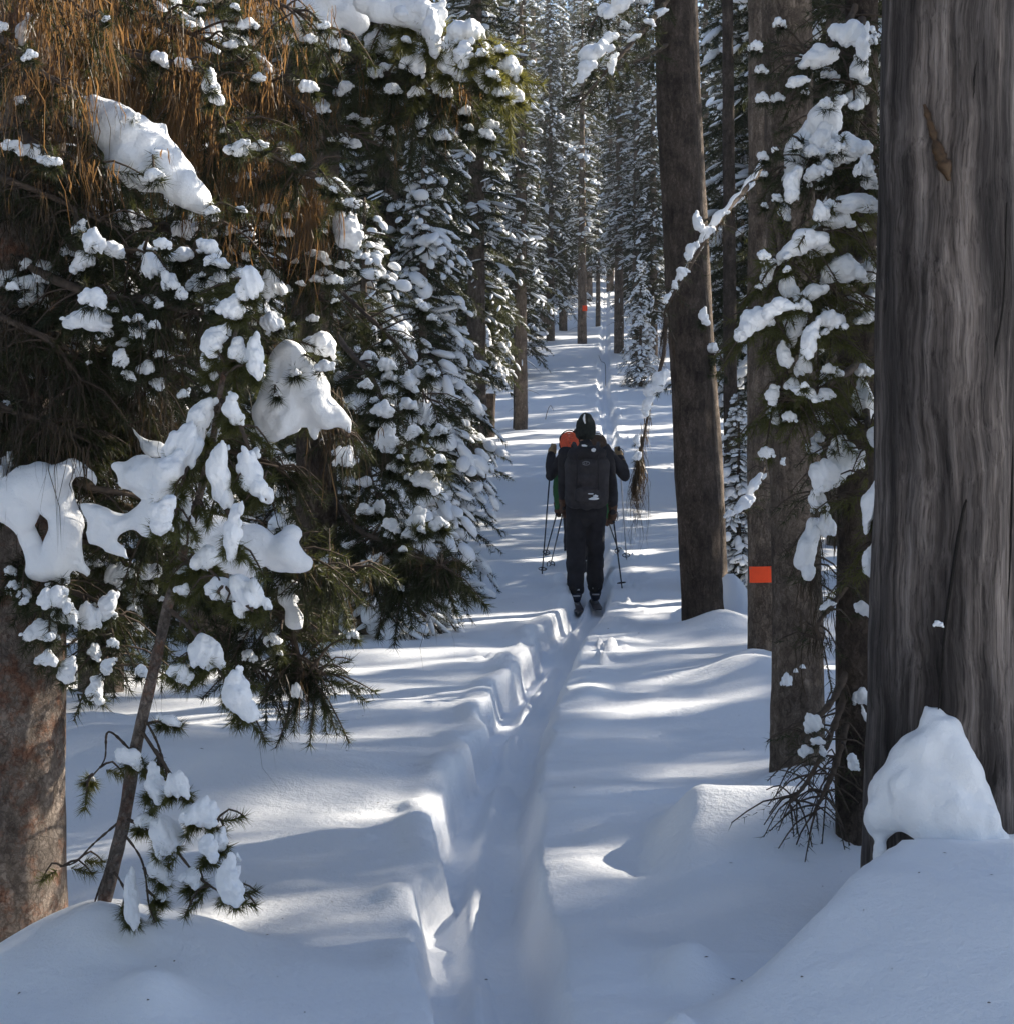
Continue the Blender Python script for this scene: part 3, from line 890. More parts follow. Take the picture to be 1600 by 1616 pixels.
def bough_tree(root, org, branches, lumps, seed, needle=M_NEED, per=80, nl=0.05, nw=0.0030, jit=0.10, fans=6, sink=0.25, push=0.16, fan_mul=1.0, grow=1.12):
    """branches: list of dict(path=[(px,py,d)...], r=(thick,thin) in metres, lichen=n, fill=n, name=...)
       lumps: (px, py, rx, ry[, tilt_deg]) - each goes to the closest branch with its own twig, needle fan and snow clump"""
    rg = np.random.default_rng(seed)
    objs, samp = [], []
    for bi, b in enumerate(branches):
        pts = np.array([P(*p) for p in b['path']])
        sp = spline(pts, 40)
        pxp = spline(np.array(b['path'], float), 40)
        samp.append((sp, pxp))
        b['_P0'], b['_P1'], b['_mb'], b['_n'] = [], [], MB(), MB()
        add_tube(b['_mb'], sp - org, np.linspace(b.get('r', (0.016, 0.004))[0], b.get('r', (0.016, 0.004))[1], 40) * (1 + 0.15 * rg.normal(size=40)), 7)
        o = bpy.data.objects.new('branch', None)
        objs.append(o)
    todo = []
    for li, l in enumerate(lumps):
        px, py, rx, ry = l[:4]; rx *= grow; ry *= grow
        best = None
        for bi, (sp, pxp) in enumerate(samp):
            if branches[bi].get('bare'): continue
            dd = np.hypot(pxp[:, 0] - px, pxp[:, 1] - (py + ry * 0.3))
            k = int(dd.argmin())
            if best is None or dd[k] < best[0]: best = (dd[k], bi, k)
        dist, bi, k = best
        sp, pxp = samp[bi]
        k = max(0, k - int(3 + dist * 0.04))
        d = pxp[k, 2] - push + float(np.clip(rg.normal(0, jit), -1.5 * jit, 1.5 * jit))
        c = P(px, py, d)
        s = d / F
        tilt = math.radians(l[4]) if len(l) > 4 else rg.normal(0, 0.22)
        todo.append((bi, c, rx, ry, d, tilt, li))
        a = sp[k]
        tip = c + np.array([rg.normal(0, .3) * rx * s, rg.normal(-.1, .3) * rx * s, -ry * s * 0.45])
        mid = (a + tip) / 2 + np.array([0, rg.normal(0, .03), 0.12 * np.linalg.norm(tip - a)])
        tw = spline([a, mid, tip], 9)
        add_tube(branches[bi]['_mb'], tw - org, np.linspace(0.0055, 0.0025, 9), 5)
        P0, P1 = branches[bi]['_P0'], branches[bi]['_P1']
        for q in range(4, 8):
            P0.append(tw[q]); P1.append(tw[q + 1])
        R = max(rx, ry) * s
        for q in range(fans):
            ang = rg.uniform(0, 2 * math.pi)
            dv = nrm(np.array([math.cos(ang), abs(math.sin(ang)) * 0.8 - .25, rg.uniform(-0.95, 0.0)]))
            ext = np.array([rx * s, 0.8 * math.sqrt(rx * ry) * s, ry * s])
            e = c + np.array([0, 0, -0.25 * ry * s]) + dv * ext * rg.uniform(0.75, 1.05) * fan_mul + np.array([0, 0, -0.012])
            st = c + np.array([0, 0.02, -0.4 * ry * s]) + (e - c) * 0.1
            P0.append(st); P1.append(e)
    for bi, b in enumerate(branches):
        sp, pxp = samp[bi]
        # bare filler twigs with needles
        for q in range(int(b.get('fill', 0) * b.get('fm', 1.0))):
            k = int(rg.integers(b.get('k0', 4), 40))
            a = sp[k]
            L = rg.uniform(0.06, 0.24) * b.get('fl', 1.0)
            dv = nrm(np.array([rg.normal(0, 1), abs(rg.normal(0, 1)) * 1.1 - .2, rg.normal(-0.45, 0.5)]))
            e = a + dv * L + np.array([0, 0, -0.25 * L])
            add_tube(b['_mb'], spline([a, (a + e) / 2 + [0, 0, .03], e], 5) - org, np.linspace(0.004, 0.002, 5), 4)
            b['_P0'].append(a + (e - a) * 0.25); b['_P1'].append(e)
        n = b['_mb'].mesh('branch', [M_TWIG])
        ob = obj(b.get('name', 'branch'), n, root)
        b['_o'] = ob
        if b['_P0']:
            mbn = MB()
            P0 = np.array(b['_P0']) - org; P1 = np.array(b['_P1']) - org
            ln = np.linalg.norm(P1 - P0, axis=1)
            needles(mbn, P0, P1, np.maximum(6, (per * b.get('nd', 1.0) * ln / 0.1).astype(int)), nl, nw, rg, (0.5, 1.25), 0, 0.08)
            obj('needles', mbn.mesh('needles', [b.get('mat', needle)], False), ob)['kind'] = 'stuff'
        if b.get('lichen'):
            m = int(b['lichen'] * .72)
            kc = rg.uniform(2, 39, 7); k = np.clip((kc[rg.integers(0, 7, m)] + rg.normal(0, 1.6, m)), 1, 39).astype(int)
            B = sp[k] + rg.normal(0, 1, (m, 3)) * np.array([0.05, 0.13, 0.03]) * b.get('lw', 1.0) + np.array([0, b.get('ly', .09), 0]) * min(1, b.get('lw', 1.0)) - org
            q5 = 6; j = np.repeat(np.arange(m), q5)
            BB = B[j] + rg.normal(0, 0.008, (m * q5, 3))
            Ls = (rg.gamma(2.2, b.get('ll', 0.075), m))[j] * rg.uniform(0.2, 1.05, m * q5) ** 1.2
            mbl = MB()
            strands(mbl, BB, np.clip(Ls, 0.03, 0.5), rg.gamma(2.0, 0.0011, m * q5) + .0007, rg, 0)
            obj('lichen', mbl.mesh('lichen', [b.get('lmat', M_LICH)], False), ob)['kind'] = 'stuff'
    for bi, c, rx, ry, d, tilt, li in todo:
        clump(branches[bi]['_o'], org, c, rx, ry, d, tilt, li)
    return [b['_o'] for b in branches]

# --- dead grey trunk
root, org = trunk_thing('dead_tree', 'massive barkless grey dead trunk with a cone of snow plastered on its foot', [(1483, 1480), (1486, 1100), (1489, 700), (1493, 300), (1496, -250), (1500, -900)], 6.2,
                        [122, 114, 110, 106, 101, 92], 5, M_DEAD, rough=0.075, sides=110, rings=260, rs=6.0, zs=0.9)
dead_root, dead_org = root, org
def crack(parent, pts, d, w, name='crack'):
    """a split in the wood: a thin strip on the surface, its dark colour standing for the shade inside"""
    path = []
    for px, py in pts:
        tx = np.interp(py, [-900, -250, 300, 700, 1100, 1480], [1500, 1496, 1493, 1489, 1486, 1483]); R = np.interp(py, [-900, -250, 300, 700, 1100, 1480], [92, 101, 106, 110, 114, 122])
        off = (px - tx) * d / F; Rm = R * d / F
        c = P(px, py, d)
        c[1] = d - math.sqrt(max(1e-4, (Rm * 1.012) ** 2 - off ** 2))
        path.append(c - org)
    sp = spline(path, 40)
    sp = sp + np.cumsum(RNG.normal(0, 0.0008, sp.shape), 0)
    mb = MB()
    add_tube(mb, sp, np.abs(np.interp(np.linspace(0, 1, 40), [0, .2, .7, 1], [0.2, 1, .8, .2])) * w, 6)
    return obj(name, mb.mesh(name, M_CRACK), parent)
def surf(px, py, k=1.0):
    R = np.interp(py, [-250, 300, 700, 1100, 1480], [101, 106, 110, 114, 122]); tx = np.interp(py, [-250, 300, 700, 1100, 1480], [1496, 1493, 1489, 1486, 1483])
    return 6.2 - math.sqrt(max(0.02, 1 - ((px - tx) / R) ** 2)) * R * 6.2 / F * k
M_CRACK = mat_plain('split_wood_shadow', (0.012, 0.010, 0.009), 0.95, 0.3, 60, 0.002)  # near-black colour painted in for the shade inside the splits
M_RESIN = mat_plain('resin', (0.055, 0.03, 0.013), 0.5, 0.5, 45, 0.004)
crack(root, [(1568, 330), (1562, 480), (1545, 560), (1528, 640), (1512, 740), (1500, 785), (1492, 810), (1478, 900), (1466, 990), (1462, 1060), (1456, 1130)], 6.2, 0.0075)
crack(root, [(1585, 640), (1578, 820), (1570, 960), (1560, 1080), (1553, 1200)], 6.2, 0.0035)
crack(root, [(1516, 115), (1510, 160), (1507, 215), (1512, 250)], 6.2, 0.003)
mb = MB()
sp = np.array([P(px, py, surf(px, py, .945)) - org for px, py in spline([(1458, 165), (1464, 185), (1472, 212), (1480, 238), (1490, 262), (1497, 285)], 26)])
add_tube(mb, sp, np.interp(np.linspace(0, 1, 26), [0, .15, .3, .6, .85, 1], [.006, .011, .012, .017, .019, .006]) * (1 + .22 * RNG.normal(size=26)), 9)
obj('resin_scar', mb.mesh('resin_scar', M_RESIN), root)
drift_poly(root, org, [(1453, 1119), (1462, 1115), (1481, 1119), (1488, 1131), (1506, 1137), (1519, 1169), (1537, 1191), (1550, 1222), (1562, 1253), (1572, 1281), (1584, 1309), (1606, 1337), (1606, 1450), (1480, 1450), (1500, 1380), (1494, 1359), (1469, 1347), (1444, 1328), (1431, 1312), (1416, 1309), (1400, 1322), (1399, 1352), (1387, 1372), (1372, 1352), (1378, 1325), (1366, 1309), (1359, 1294), (1369, 1266), (1369, 1250), (1381, 1225), (1400, 1206), (1416, 1169), (1431, 1159), (1450, 1150)], 6.0, n=1500, vox=.009, seed=14, bulge=.5, rough=.022, smooth=8, rmax=34,
           dfun=lambda a, b: surf(min(max(a, 1380), 1585), b) + .02 - .10 * (b - 1120) / 300, name='snow_cap')
for (px, py, rx, ry) in ((1480, 985, 9, 6), (1372, 1048, 1, 1)):
    if rx > 2: clump(root, org, P(px, py, surf(px, py) - .005), rx, ry, 6, 0, 3)

# --- lichen pine (big trunk at the frame edge) with laden boughs
pine, porg = trunk_thing('lichen_pine', 'old pine with a thick reddish trunk, snow-loaded boughs and brown hanging lichen', [(8, 1530), (10, 1200), (14, 800), (20, 300), (26, -200), (30, -800)], 6.1,
                         [98, 92, 88, 84, 80, 70], 21, M_BARKR, rough=0.05, sides=72, rings=220, rs=10)
NL = [
 dict(path=[(-40, -90, 6.1), (10, -40, 5.75), (90, -10, 5.7), (170, 40, 5.7)], lichen=200, fill=16, ll=.085),
 dict(path=[(-60, 30, 6.1), (0, 60, 5.7), (60, 110, 5.65), (130, 150, 5.65)], lichen=200, fill=28, ll=.08),
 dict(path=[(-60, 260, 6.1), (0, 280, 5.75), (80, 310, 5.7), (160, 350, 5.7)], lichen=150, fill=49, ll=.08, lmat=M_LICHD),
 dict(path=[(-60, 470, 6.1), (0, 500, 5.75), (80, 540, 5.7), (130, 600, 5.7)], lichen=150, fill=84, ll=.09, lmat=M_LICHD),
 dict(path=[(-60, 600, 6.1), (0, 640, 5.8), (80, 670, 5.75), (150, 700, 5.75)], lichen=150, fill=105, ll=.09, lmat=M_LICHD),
 dict(path=[(20, -120, 6.1), (150, -70, 6.2), (350, -30, 6.3), (540, 50, 6.3)], lichen=300, fill=35, ll=.085),
 dict(path=[(20, -60, 6.1), (180, 10, 6.4), (340, 70, 6.5), (480, 170, 6.5)], lichen=528, fill=38, ll=.085),
 dict(path=[(20, 20, 6.1), (140, 70, 6.1), (290, 110, 6.1), (340, 180, 6.1), (430, 245, 6.1), (540, 300, 6.2)], lichen=528, fill=62, ll=.075, nd=1.2),
 dict(path=[(10, 130, 6.1), (110, 160, 5.95), (230, 225, 5.9), (300, 300, 5.9), (350, 350, 5.9)], lichen=60, fill=21, ll=.05),
 dict(path=[(10, 180, 6.0), (60, 232, 5.7), (120, 260, 5.7), (170, 270, 5.8)], lichen=140, fill=42, ll=.07),
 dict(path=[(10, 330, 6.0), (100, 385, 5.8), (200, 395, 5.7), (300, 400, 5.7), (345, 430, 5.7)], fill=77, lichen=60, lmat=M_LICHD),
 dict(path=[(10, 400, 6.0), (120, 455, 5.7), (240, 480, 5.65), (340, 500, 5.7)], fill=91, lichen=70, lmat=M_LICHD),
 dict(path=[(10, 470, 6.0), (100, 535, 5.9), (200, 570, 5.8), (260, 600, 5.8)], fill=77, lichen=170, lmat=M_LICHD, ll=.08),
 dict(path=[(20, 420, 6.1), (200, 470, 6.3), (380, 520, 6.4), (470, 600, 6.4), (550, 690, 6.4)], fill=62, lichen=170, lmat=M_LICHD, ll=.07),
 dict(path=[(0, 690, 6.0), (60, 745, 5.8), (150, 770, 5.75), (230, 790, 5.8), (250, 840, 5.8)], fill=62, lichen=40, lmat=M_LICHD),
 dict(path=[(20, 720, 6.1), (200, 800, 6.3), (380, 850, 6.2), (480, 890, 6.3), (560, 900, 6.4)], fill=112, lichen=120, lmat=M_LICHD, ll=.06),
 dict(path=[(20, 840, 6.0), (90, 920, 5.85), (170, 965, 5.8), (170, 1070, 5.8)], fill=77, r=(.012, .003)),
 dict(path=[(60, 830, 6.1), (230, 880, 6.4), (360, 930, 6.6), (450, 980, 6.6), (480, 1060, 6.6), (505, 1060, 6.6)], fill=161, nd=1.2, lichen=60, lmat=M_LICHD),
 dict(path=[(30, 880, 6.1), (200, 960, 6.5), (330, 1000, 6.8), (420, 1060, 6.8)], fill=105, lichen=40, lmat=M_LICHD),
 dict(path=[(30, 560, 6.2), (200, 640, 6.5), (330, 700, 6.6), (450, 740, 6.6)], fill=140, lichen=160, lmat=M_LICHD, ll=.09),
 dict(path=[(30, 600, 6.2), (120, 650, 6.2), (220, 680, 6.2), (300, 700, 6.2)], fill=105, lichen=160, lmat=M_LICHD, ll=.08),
 dict(ly=-.22, path=[(20, 200, 6.2), (250, 250, 6.9), (430, 290, 7.0), (560, 400, 7.0)], lichen=416, fill=62, ll=.08),
 dict(path=[(20, 300, 6.2), (260, 360, 6.8), (430, 410, 6.9), (520, 480, 6.9)], lichen=160, fill=77, ll=.06, lmat=M_LICHD),
 dict(ly=-.22, path=[(20, 60, 6.2), (200, 130, 6.9), (380, 200, 7.1), (520, 330, 7.1)], lichen=672, fill=42, ll=.1),
 dict(ly=-.22, path=[(20, -10, 6.2), (220, 60, 7.0), (420, 150, 7.3), (600, 230, 7.4)], lichen=528, fill=42, ll=.09),
]
LL = [
 (133, 26, 17, 27, 15), (6, 108, 15, 45), (32, 155, 28, 20), (40, 45, 11, 26, -25), (52, 70, 10, 12), (82, 97, 9, 9), (22, 232, 20, 11, -15), (56, 240, 28, 11, -20), (75, 254, 14, 8, -25),
 (116, 193, 18, 8, -25), (154, 232, 11, 11), (292, 101, 15, 9, -20), (318, 110, 17, 12, -40), (336, 140, 13, 26), (360, 180, 20, 10, -10), (382, 186, 11, 9),
 (416, 204, 20, 11), (373, 235, 18, 12), (409, 229, 15, 8), (446, 250, 22, 9, -20), (454, 305, 18, 16), (528, 290, 26, 9, -25), (547, 360, 21, 33, 25), (505, 405, 20, 9, -20), (450, 366, 12, 7), (445, 230, 10, 6),
 (200, 349, 19, 17), (226, 351, 11, 9), (150, 380, 17, 19), (128, 362, 10, 14), (115, 392, 16, 14), (180, 395, 17, 12, -30), (258, 385, 14, 9), (285, 402, 19, 11), (230, 393, 13, 11), (242, 420, 16, 20),
 (268, 443, 13, 15), (130, 412, 20, 15), (118, 432, 12, 13), (195, 453, 20, 18), (310, 447, 14, 13), (350, 434, 11, 12), (330, 391, 19, 13, -20), (289, 362, 17, 14), (322, 362, 20, 12), (150, 470, 22, 15, -10),
 (141, 505, 36, 19), (127, 540, 18, 15), (219, 516, 14, 18), (304, 499, 13, 13), (287, 463, 10, 10), (240, 472, 12, 7), (55, 475, 22, 13), (42, 424, 34, 22, 5), (75, 430, 20, 18), (15, 445, 22, 18), (48, 450, 26, 14), (340, 484, 15, 13), (430, 510, 16, 17), (428, 450, 19, 22, 20),
 (192, 565, 12, 14), (135, 553, 8, 6), (83, 570, 8, 24), (42, 580, 18, 16), (62, 610, 7, 12), (230, 580, 13, 11), (250, 605, 12, 10, -30), (206, 594, 9, 8), (62, 660, 9, 30),
 (8, 770, 17, 50), (11, 931, 12, 13), (38, 931, 12, 13), (88, 947, 25, 20), (106, 969, 20, 15), (140, 972, 20, 21), (172, 956, 15, 22), (184, 909, 17, 17, -25), (188, 869, 18, 13, -20), (156, 889, 7, 6), (97, 914, 14, 13),
 (65, 995, 26, 17), (238, 903, 17, 12), (233, 928, 17, 11), (217, 962, 9, 15), (149, 1030, 10, 14), (171, 1050, 10, 14), (152, 1088, 14, 22), (76, 1038, 18, 13), (107, 1057, 14, 20),
 (440, 510, 10, 8), (508, 543, 26, 18, -15), (513, 577, 15, 9), (545, 722, 16, 18, -20), (430, 1010, 13, 10), (395, 1035, 12, 9), (470, 1090, 9, 12), (558, 1002, 9, 7),
]
rx_ = np.random.default_rng(90)
for q in range(48):
    LL.append((rx_.uniform(0, 560), rx_.uniform(0, 330), *(rx_.uniform(5, 13) * np.array([1.25, .8]))))
for q in range(150):
    u_ = rx_.random()
    LL.append((rx_.uniform(0, 470), rx_.uniform(330, 640), *(rx_.uniform(4, 9) * np.array([1.15, .85]))) if u_ < .55 else
              ((rx_.uniform(330, 560), rx_.uniform(150, 520), *(rx_.uniform(5, 11) * np.array([1.3, .75]))) if u_ < .8 else (rx_.uniform(0, 480), rx_.uniform(890, 1090), *(rx_.uniform(4, 10) * np.array([1.1, .9])))))
LL = [l for l in LL if not (90 < l[0] < 350 and 150 < l[1] < 330 and l[2] < 14) and not (640 < l[1] < 880 and l[0] < 300 and l[0] > 20)]
bo = bough_tree(pine, porg, NL, LL, 31, per=80, nl=0.044, nw=0.0026, grow=1.17)
drift_poly(bo[8], porg, [(92, 154), (112, 148), (150, 148), (176, 158), (202, 172), (232, 186), (266, 189), (272, 202), (276, 221), (296, 251), (311, 281), (334, 304), (345, 326), (352, 356), (338, 354), (319, 341), (296, 326), (262, 319), (255, 307), (221, 306), (210, 285), (208, 307), (201, 311), (188, 289), (169, 296), (165, 319), (150, 326), (169, 278), (165, 255), (167, 240), (150, 225), (142, 195), (131, 165), (97, 161)], 5.85, seed=1)
drift_poly(bo[13], porg, [(450, 537), (470, 538), (483, 563), (497, 580), (513, 604), (517, 627), (547, 644), (557, 667), (555, 690), (534, 677), (507, 677), (503, 697), (483, 694), (482, 657), (477, 680), (460, 694), (433, 699), (413, 684), (400, 647), (410, 624), (430, 570)], 6.3, seed=2)
drift_poly(bo[14], porg, [(-20, 770), (15, 756), (37, 737), (60, 731), (90, 732), (116, 724), (131, 736), (150, 746), (163, 764), (154, 775), (142, 767), (131, 758), (112, 756), (120, 779), (126, 809), (131, 846), (140, 880), (148, 899), (139, 914), (112, 901), (111, 923), (97, 929), (84, 916), (64, 917), (41, 906), (32, 897), (43, 884), (32, 856), (28, 846), (11, 829), (-20, 820)], 5.7, [[(64, 805), (79, 820), (81, 835), (73, 865), (64, 863), (60, 831), (51, 828)]], seed=3, n=620)
drift_poly(bo[15], porg, [(161, 737), (176, 721), (206, 718), (249, 721), (281, 711), (292, 747), (289, 784), (270, 820), (262, 839), (240, 854), (223, 846), (212, 835), (187, 848), (204, 869), (202, 884), (184, 876), (165, 872), (142, 854), (131, 842), (135, 827), (124, 805), (126, 792), (159, 791), (184, 801), (202, 807), (229, 790), (210, 781), (187, 779), (178, 766), (178, 751), (163, 745)], 5.6, seed=4)
drift_poly(bo[15], porg, [(306, 806), (384, 822), (416, 831), (434, 847), (453, 831), (475, 844), (466, 856), (500, 884), (497, 903), (475, 909), (447, 903), (416, 887), (400, 909), (369, 900), (341, 887), (312, 859)], 5.75, seed=5)
drift_poly(bo[17], porg, [(438, 935), (455, 915), (475, 914), (487, 925), (478, 938), (468, 932), (466, 950), (480, 970), (482, 988), (468, 996), (452, 985), (450, 965)], 6.5, seed=6, n=250)
drift_poly(bo[15], porg, [(205, 675), (215, 672), (232, 692), (262, 700), (262, 716), (240, 722), (222, 712)], 5.8, seed=8, n=160)

# --- sunlit high bough of a second pine
up, uorg = trunk_thing('bough_pine', 'slim dark pine behind the lichen curtain that holds the brightly lit heavy bough', [(486, 1010), (500, 800), (490, 400), (470, 0), (450, -500)], 9.2, [34, 32, 30, 27, 20], 44, M_BARKD, rough=0.07, sides=30)
UB = [
 dict(path=[(468, -60, 9.2), (490, 20, 8.0), (560, 30, 7.4), (640, 30, 7.0), (690, 60, 6.9), (760, 85, 6.8), (820, 130, 6.8)], fill=55, lichen=25, r=(.03, .006), mat=M_NEED_LIT),
 dict(path=[(470, 10, 9.2), (530, 60, 7.7), (600, 110, 7.2), (680, 145, 7.1), (760, 150, 7.0)], fill=75, lichen=90, r=(.022, .004), ll=.06),
 dict(path=[(470, 20, 9.2), (540, 80, 8.0), (580, 140, 7.8), (640, 190, 7.8), (680, 230, 7.8)], fill=45, lichen=140, r=(.02, .004), ll=.06),
]
UL = [(486, 30, 36, 34), (520, 75, 12, 30, 20), (510, 55, 14, 18), (545, 25, 22, 22), (561, 45, 18, 16), (525, 5, 30, 14), (585, 5, 25, 14), (610, 22, 22, 17), (662, 22, 34, 20), (684, 52, 14, 32, 12), (640, 14, 26, 12), (602, 64, 22, 20), (580, 62, 14, 14), (711, 98, 17, 28, 15),
      (733, 56, 26, 20), (733, 85, 14, 19), (758, 90, 16, 20), (763, 124, 13, 18), (778, 97, 14, 16), (805, 106, 18, 14, -30), (808, 150, 15, 14), (700, 139, 15, 12), (625, 83, 15, 10), (655, 101, 18, 14), (576, 131, 11, 10), (598, 139, 10, 10),
      (615, 110, 14, 8), (666, 187, 9, 15), (640, 160, 8, 14), (735, 175, 9, 8), (790, 135, 8, 7)]
rx_ = np.random.default_rng(94)
for q in range(36):
    UL.append((rx_.uniform(500, 800), rx_.uniform(60, 230), *(rx_.uniform(5, 11) * np.array([1.25, .8]))))
ub = bough_tree(up, uorg, UB, UL, 61, per=95, nl=0.055, nw=0.0034, fans=9, grow=1.28)
drift(ub[0], uorg, [(470, 18, 22), (490, 28, 30), (508, 45, 26), (518, 72, 14), (527, 90, 9), (545, 20, 22), (565, 38, 18), (520, 0, 24), (560, 5, 20), (480, 50, 16)], 6.95, .010, 11, .8)
drift(ub[0], uorg, [(600, 15, 20), (625, 18, 20), (650, 20, 24), (672, 28, 24), (684, 48, 16), (686, 68, 12), (575, 4, 16), (700, 5, 8)], 6.85, .010, 12, .8)
drift(ub[0], uorg, [(722, 52, 18), (740, 52, 20), (735, 78, 13), (752, 84, 15), (764, 100, 13), (782, 98, 14), (800, 104, 14), (812, 112, 9), (735, 95, 9)], 6.75, .010, 13, .8)

# --- pine whose boughs droop beside the young spruces
mp, morg = trunk_thing('drooping_pine', 'dark pine whose long snow-capped boughs hang between the lichen pine and the young spruce', [(512, 1005), (512, 830), (500, 500), (520, 200), (530, -400)], 9.8, [24, 23, 21, 18, 12], 47, M_BARKD, rough=0.08, sides=24)
MBR = [
 dict(path=[(505, 470, 9.8), (540, 540, 9.0), (590, 600, 8.6), (620, 690, 8.5), (628, 745, 8.5)], fill=67, lichen=60, lmat=M_LICHD),
 dict(path=[(505, 560, 9.8), (540, 640, 9.2), (570, 700, 9.0), (600, 800, 9.0)], fill=67, lichen=70, lmat=M_LICHD),
 dict(path=[(510, 760, 9.8), (560, 830, 9.0), (620, 860, 8.6), (680, 890, 8.5), (705, 895, 8.4)], fill=96, lichen=110, lmat=M_LICHD, nd=1.3),
 dict(path=[(510, 800, 9.8), (480, 860, 9.3), (560, 900, 8.8), (640, 930, 8.8)], fill=92, lichen=160, lmat=M_LICHD, ll=.08),
 dict(path=[(505, 430, 9.8), (560, 480, 9.4), (640, 560, 9.2), (680, 650, 9.2)], fill=46, lichen=30, lmat=M_LICHD),
]
ML = [(570, 634, 22, 20, -25), (605, 645, 18, 14), (612, 690, 18, 26, 20), (624, 737, 12, 12), (567, 707, 14, 12), (675, 654, 17, 17), (674, 760, 25, 17), (647, 604, 9, 18, 25), (657, 827, 14, 25), (600, 884, 17, 11), (558, 859, 16, 6), (620, 829, 16, 10, -30), (600, 800, 10, 12),
      (540, 600, 20, 14), (590, 580, 14, 10), (640, 880, 10, 6), (575, 760, 12, 9), (545, 790, 10, 8)]
rx_ = np.random.default_rng(93)
for q in range(70):
    ML.append((rx_.uniform(430, 700), rx_.uniform(480, 930), *(rx_.uniform(5, 13) * np.array([1.2, .85]))))
bough_tree(mp, morg, MBR, ML, 71, per=80, nl=0.06, nw=0.0042, fans=8)

# --- leaning young pine in front of the lichen pine
SPTS = [(162, 1436, 5.55), (195, 1300, 5.52), (215, 1180, 5.5), (245, 1050, 5.45), (272, 930, 5.4), (303, 830, 5.38), (335, 700, 5.36), (352, 600, 5.34), (386, 480, 5.32), (398, 440, 5.32)]
b0 = P(*SPTS[0]); b0[2] = gz(b0[0], b0[1])
sap = empty('young_pine', b0, 'leaning young pine with sunlit yellow-green needle tufts loaded with snow', 'tree')
mb = MB()
st = spline([P(*p) for p in [(148, 1560, 5.56), (156, 1480, 5.55)] + SPTS], 90)
add_tube(mb, st - b0, np.interp(np.linspace(0, 1, 90), [0, .3, .6, 1], [.024, .019, .013, .003]) * (1 + .05 * RNG.normal(size=90)), 14)
obj('trunk', mb.mesh('trunk', M_BARKR), sap)
def sp_at(py):
    a = np.array(SPTS, float)
    o = np.argsort(a[:, 1])
    return (float(np.interp(py, a[o, 1], a[o, 0])), py, float(np.interp(py, a[o, 1], a[o, 2])))
SB = [
 dict(path=[sp_at(650), sp_at(560), sp_at(500), sp_at(445)], r=(.004, .002), fill=10, fl=.6, k0=0),
 dict(path=[sp_at(640), (318, 680, 5.3), (296, 740, 5.25), (270, 800, 5.2), (256, 840, 5.2)], r=(.007, .003), fl=.45, fill=7),
 dict(path=[sp_at(630), (370, 650, 5.3), (398, 720, 5.22), (420, 790, 5.2)], r=(.007, .003), fl=.45, fill=10, mat=M_NEED_LIT),
 dict(path=[sp_at(690), (345, 740, 5.28), (358, 800, 5.2), (372, 860, 5.15)], r=(.007, .003), fl=.45, fill=12, mat=M_NEED_LIT),
 dict(path=[sp_at(780), (300, 815, 5.3), (296, 860, 5.25)], r=(.006, .003), fl=.45, fill=5),
 dict(path=[sp_at(890), (320, 890, 5.3), (360, 930, 5.22), (400, 965, 5.2)], r=(.007, .003), fl=.45, fill=12, mat=M_NEED_LIT),
 dict(path=[sp_at(960), (300, 990, 5.35), (335, 1040, 5.3), (365, 1090, 5.28), (392, 1140, 5.28)], r=(.007, .003), fl=.45, fill=14, mat=M_NEED_LIT),
 dict(path=[sp_at(1150), (262, 1210, 5.4), (300, 1260, 5.35), (345, 1310, 5.3), (360, 1340, 5.3)], r=(.006, .003), fl=.45, fill=8),
 dict(path=[sp_at(1290), (262, 1325, 5.4), (315, 1385, 5.35), (372, 1422, 5.3)], r=(.006, .003), fl=.45, fill=12),
 dict(path=[sp_at(1180), (220, 1200, 5.42), (248, 1240, 5.4), (258, 1262, 5.4)], r=(.005, .003), fl=.45, fill=3),
 dict(path=[sp_at(1370), (200, 1410, 5.45), (214, 1462, 5.42)], r=(.004, .002), fl=.45, fill=2),
 dict(path=[sp_at(1290), (150, 1330, 5.5), (120, 1360, 5.5), (95, 1368, 5.5)], r=(.004, .002), fill=3, fl=.5, k0=22),
 dict(path=[sp_at(1190), (172, 1155, 5.5), (165, 1200, 5.5), (136, 1235, 5.5)], r=(.004, .002), fill=2, fl=.4, k0=26),
 dict(path=[sp_at(1310), (225, 1360, 5.48), (236, 1430, 5.46), (246, 1455, 5.46)], r=(.004, .002), fill=2, fl=.4, k0=20),
 dict(path=[sp_at(1130), (248, 1170, 5.48), (262, 1215, 5.45), (266, 1232, 5.45)], r=(.004, .003)),
 dict(path=[sp_at(1345), (162, 1390, 5.56), (146, 1436, 5.56)], r=(.004, .003)),
]
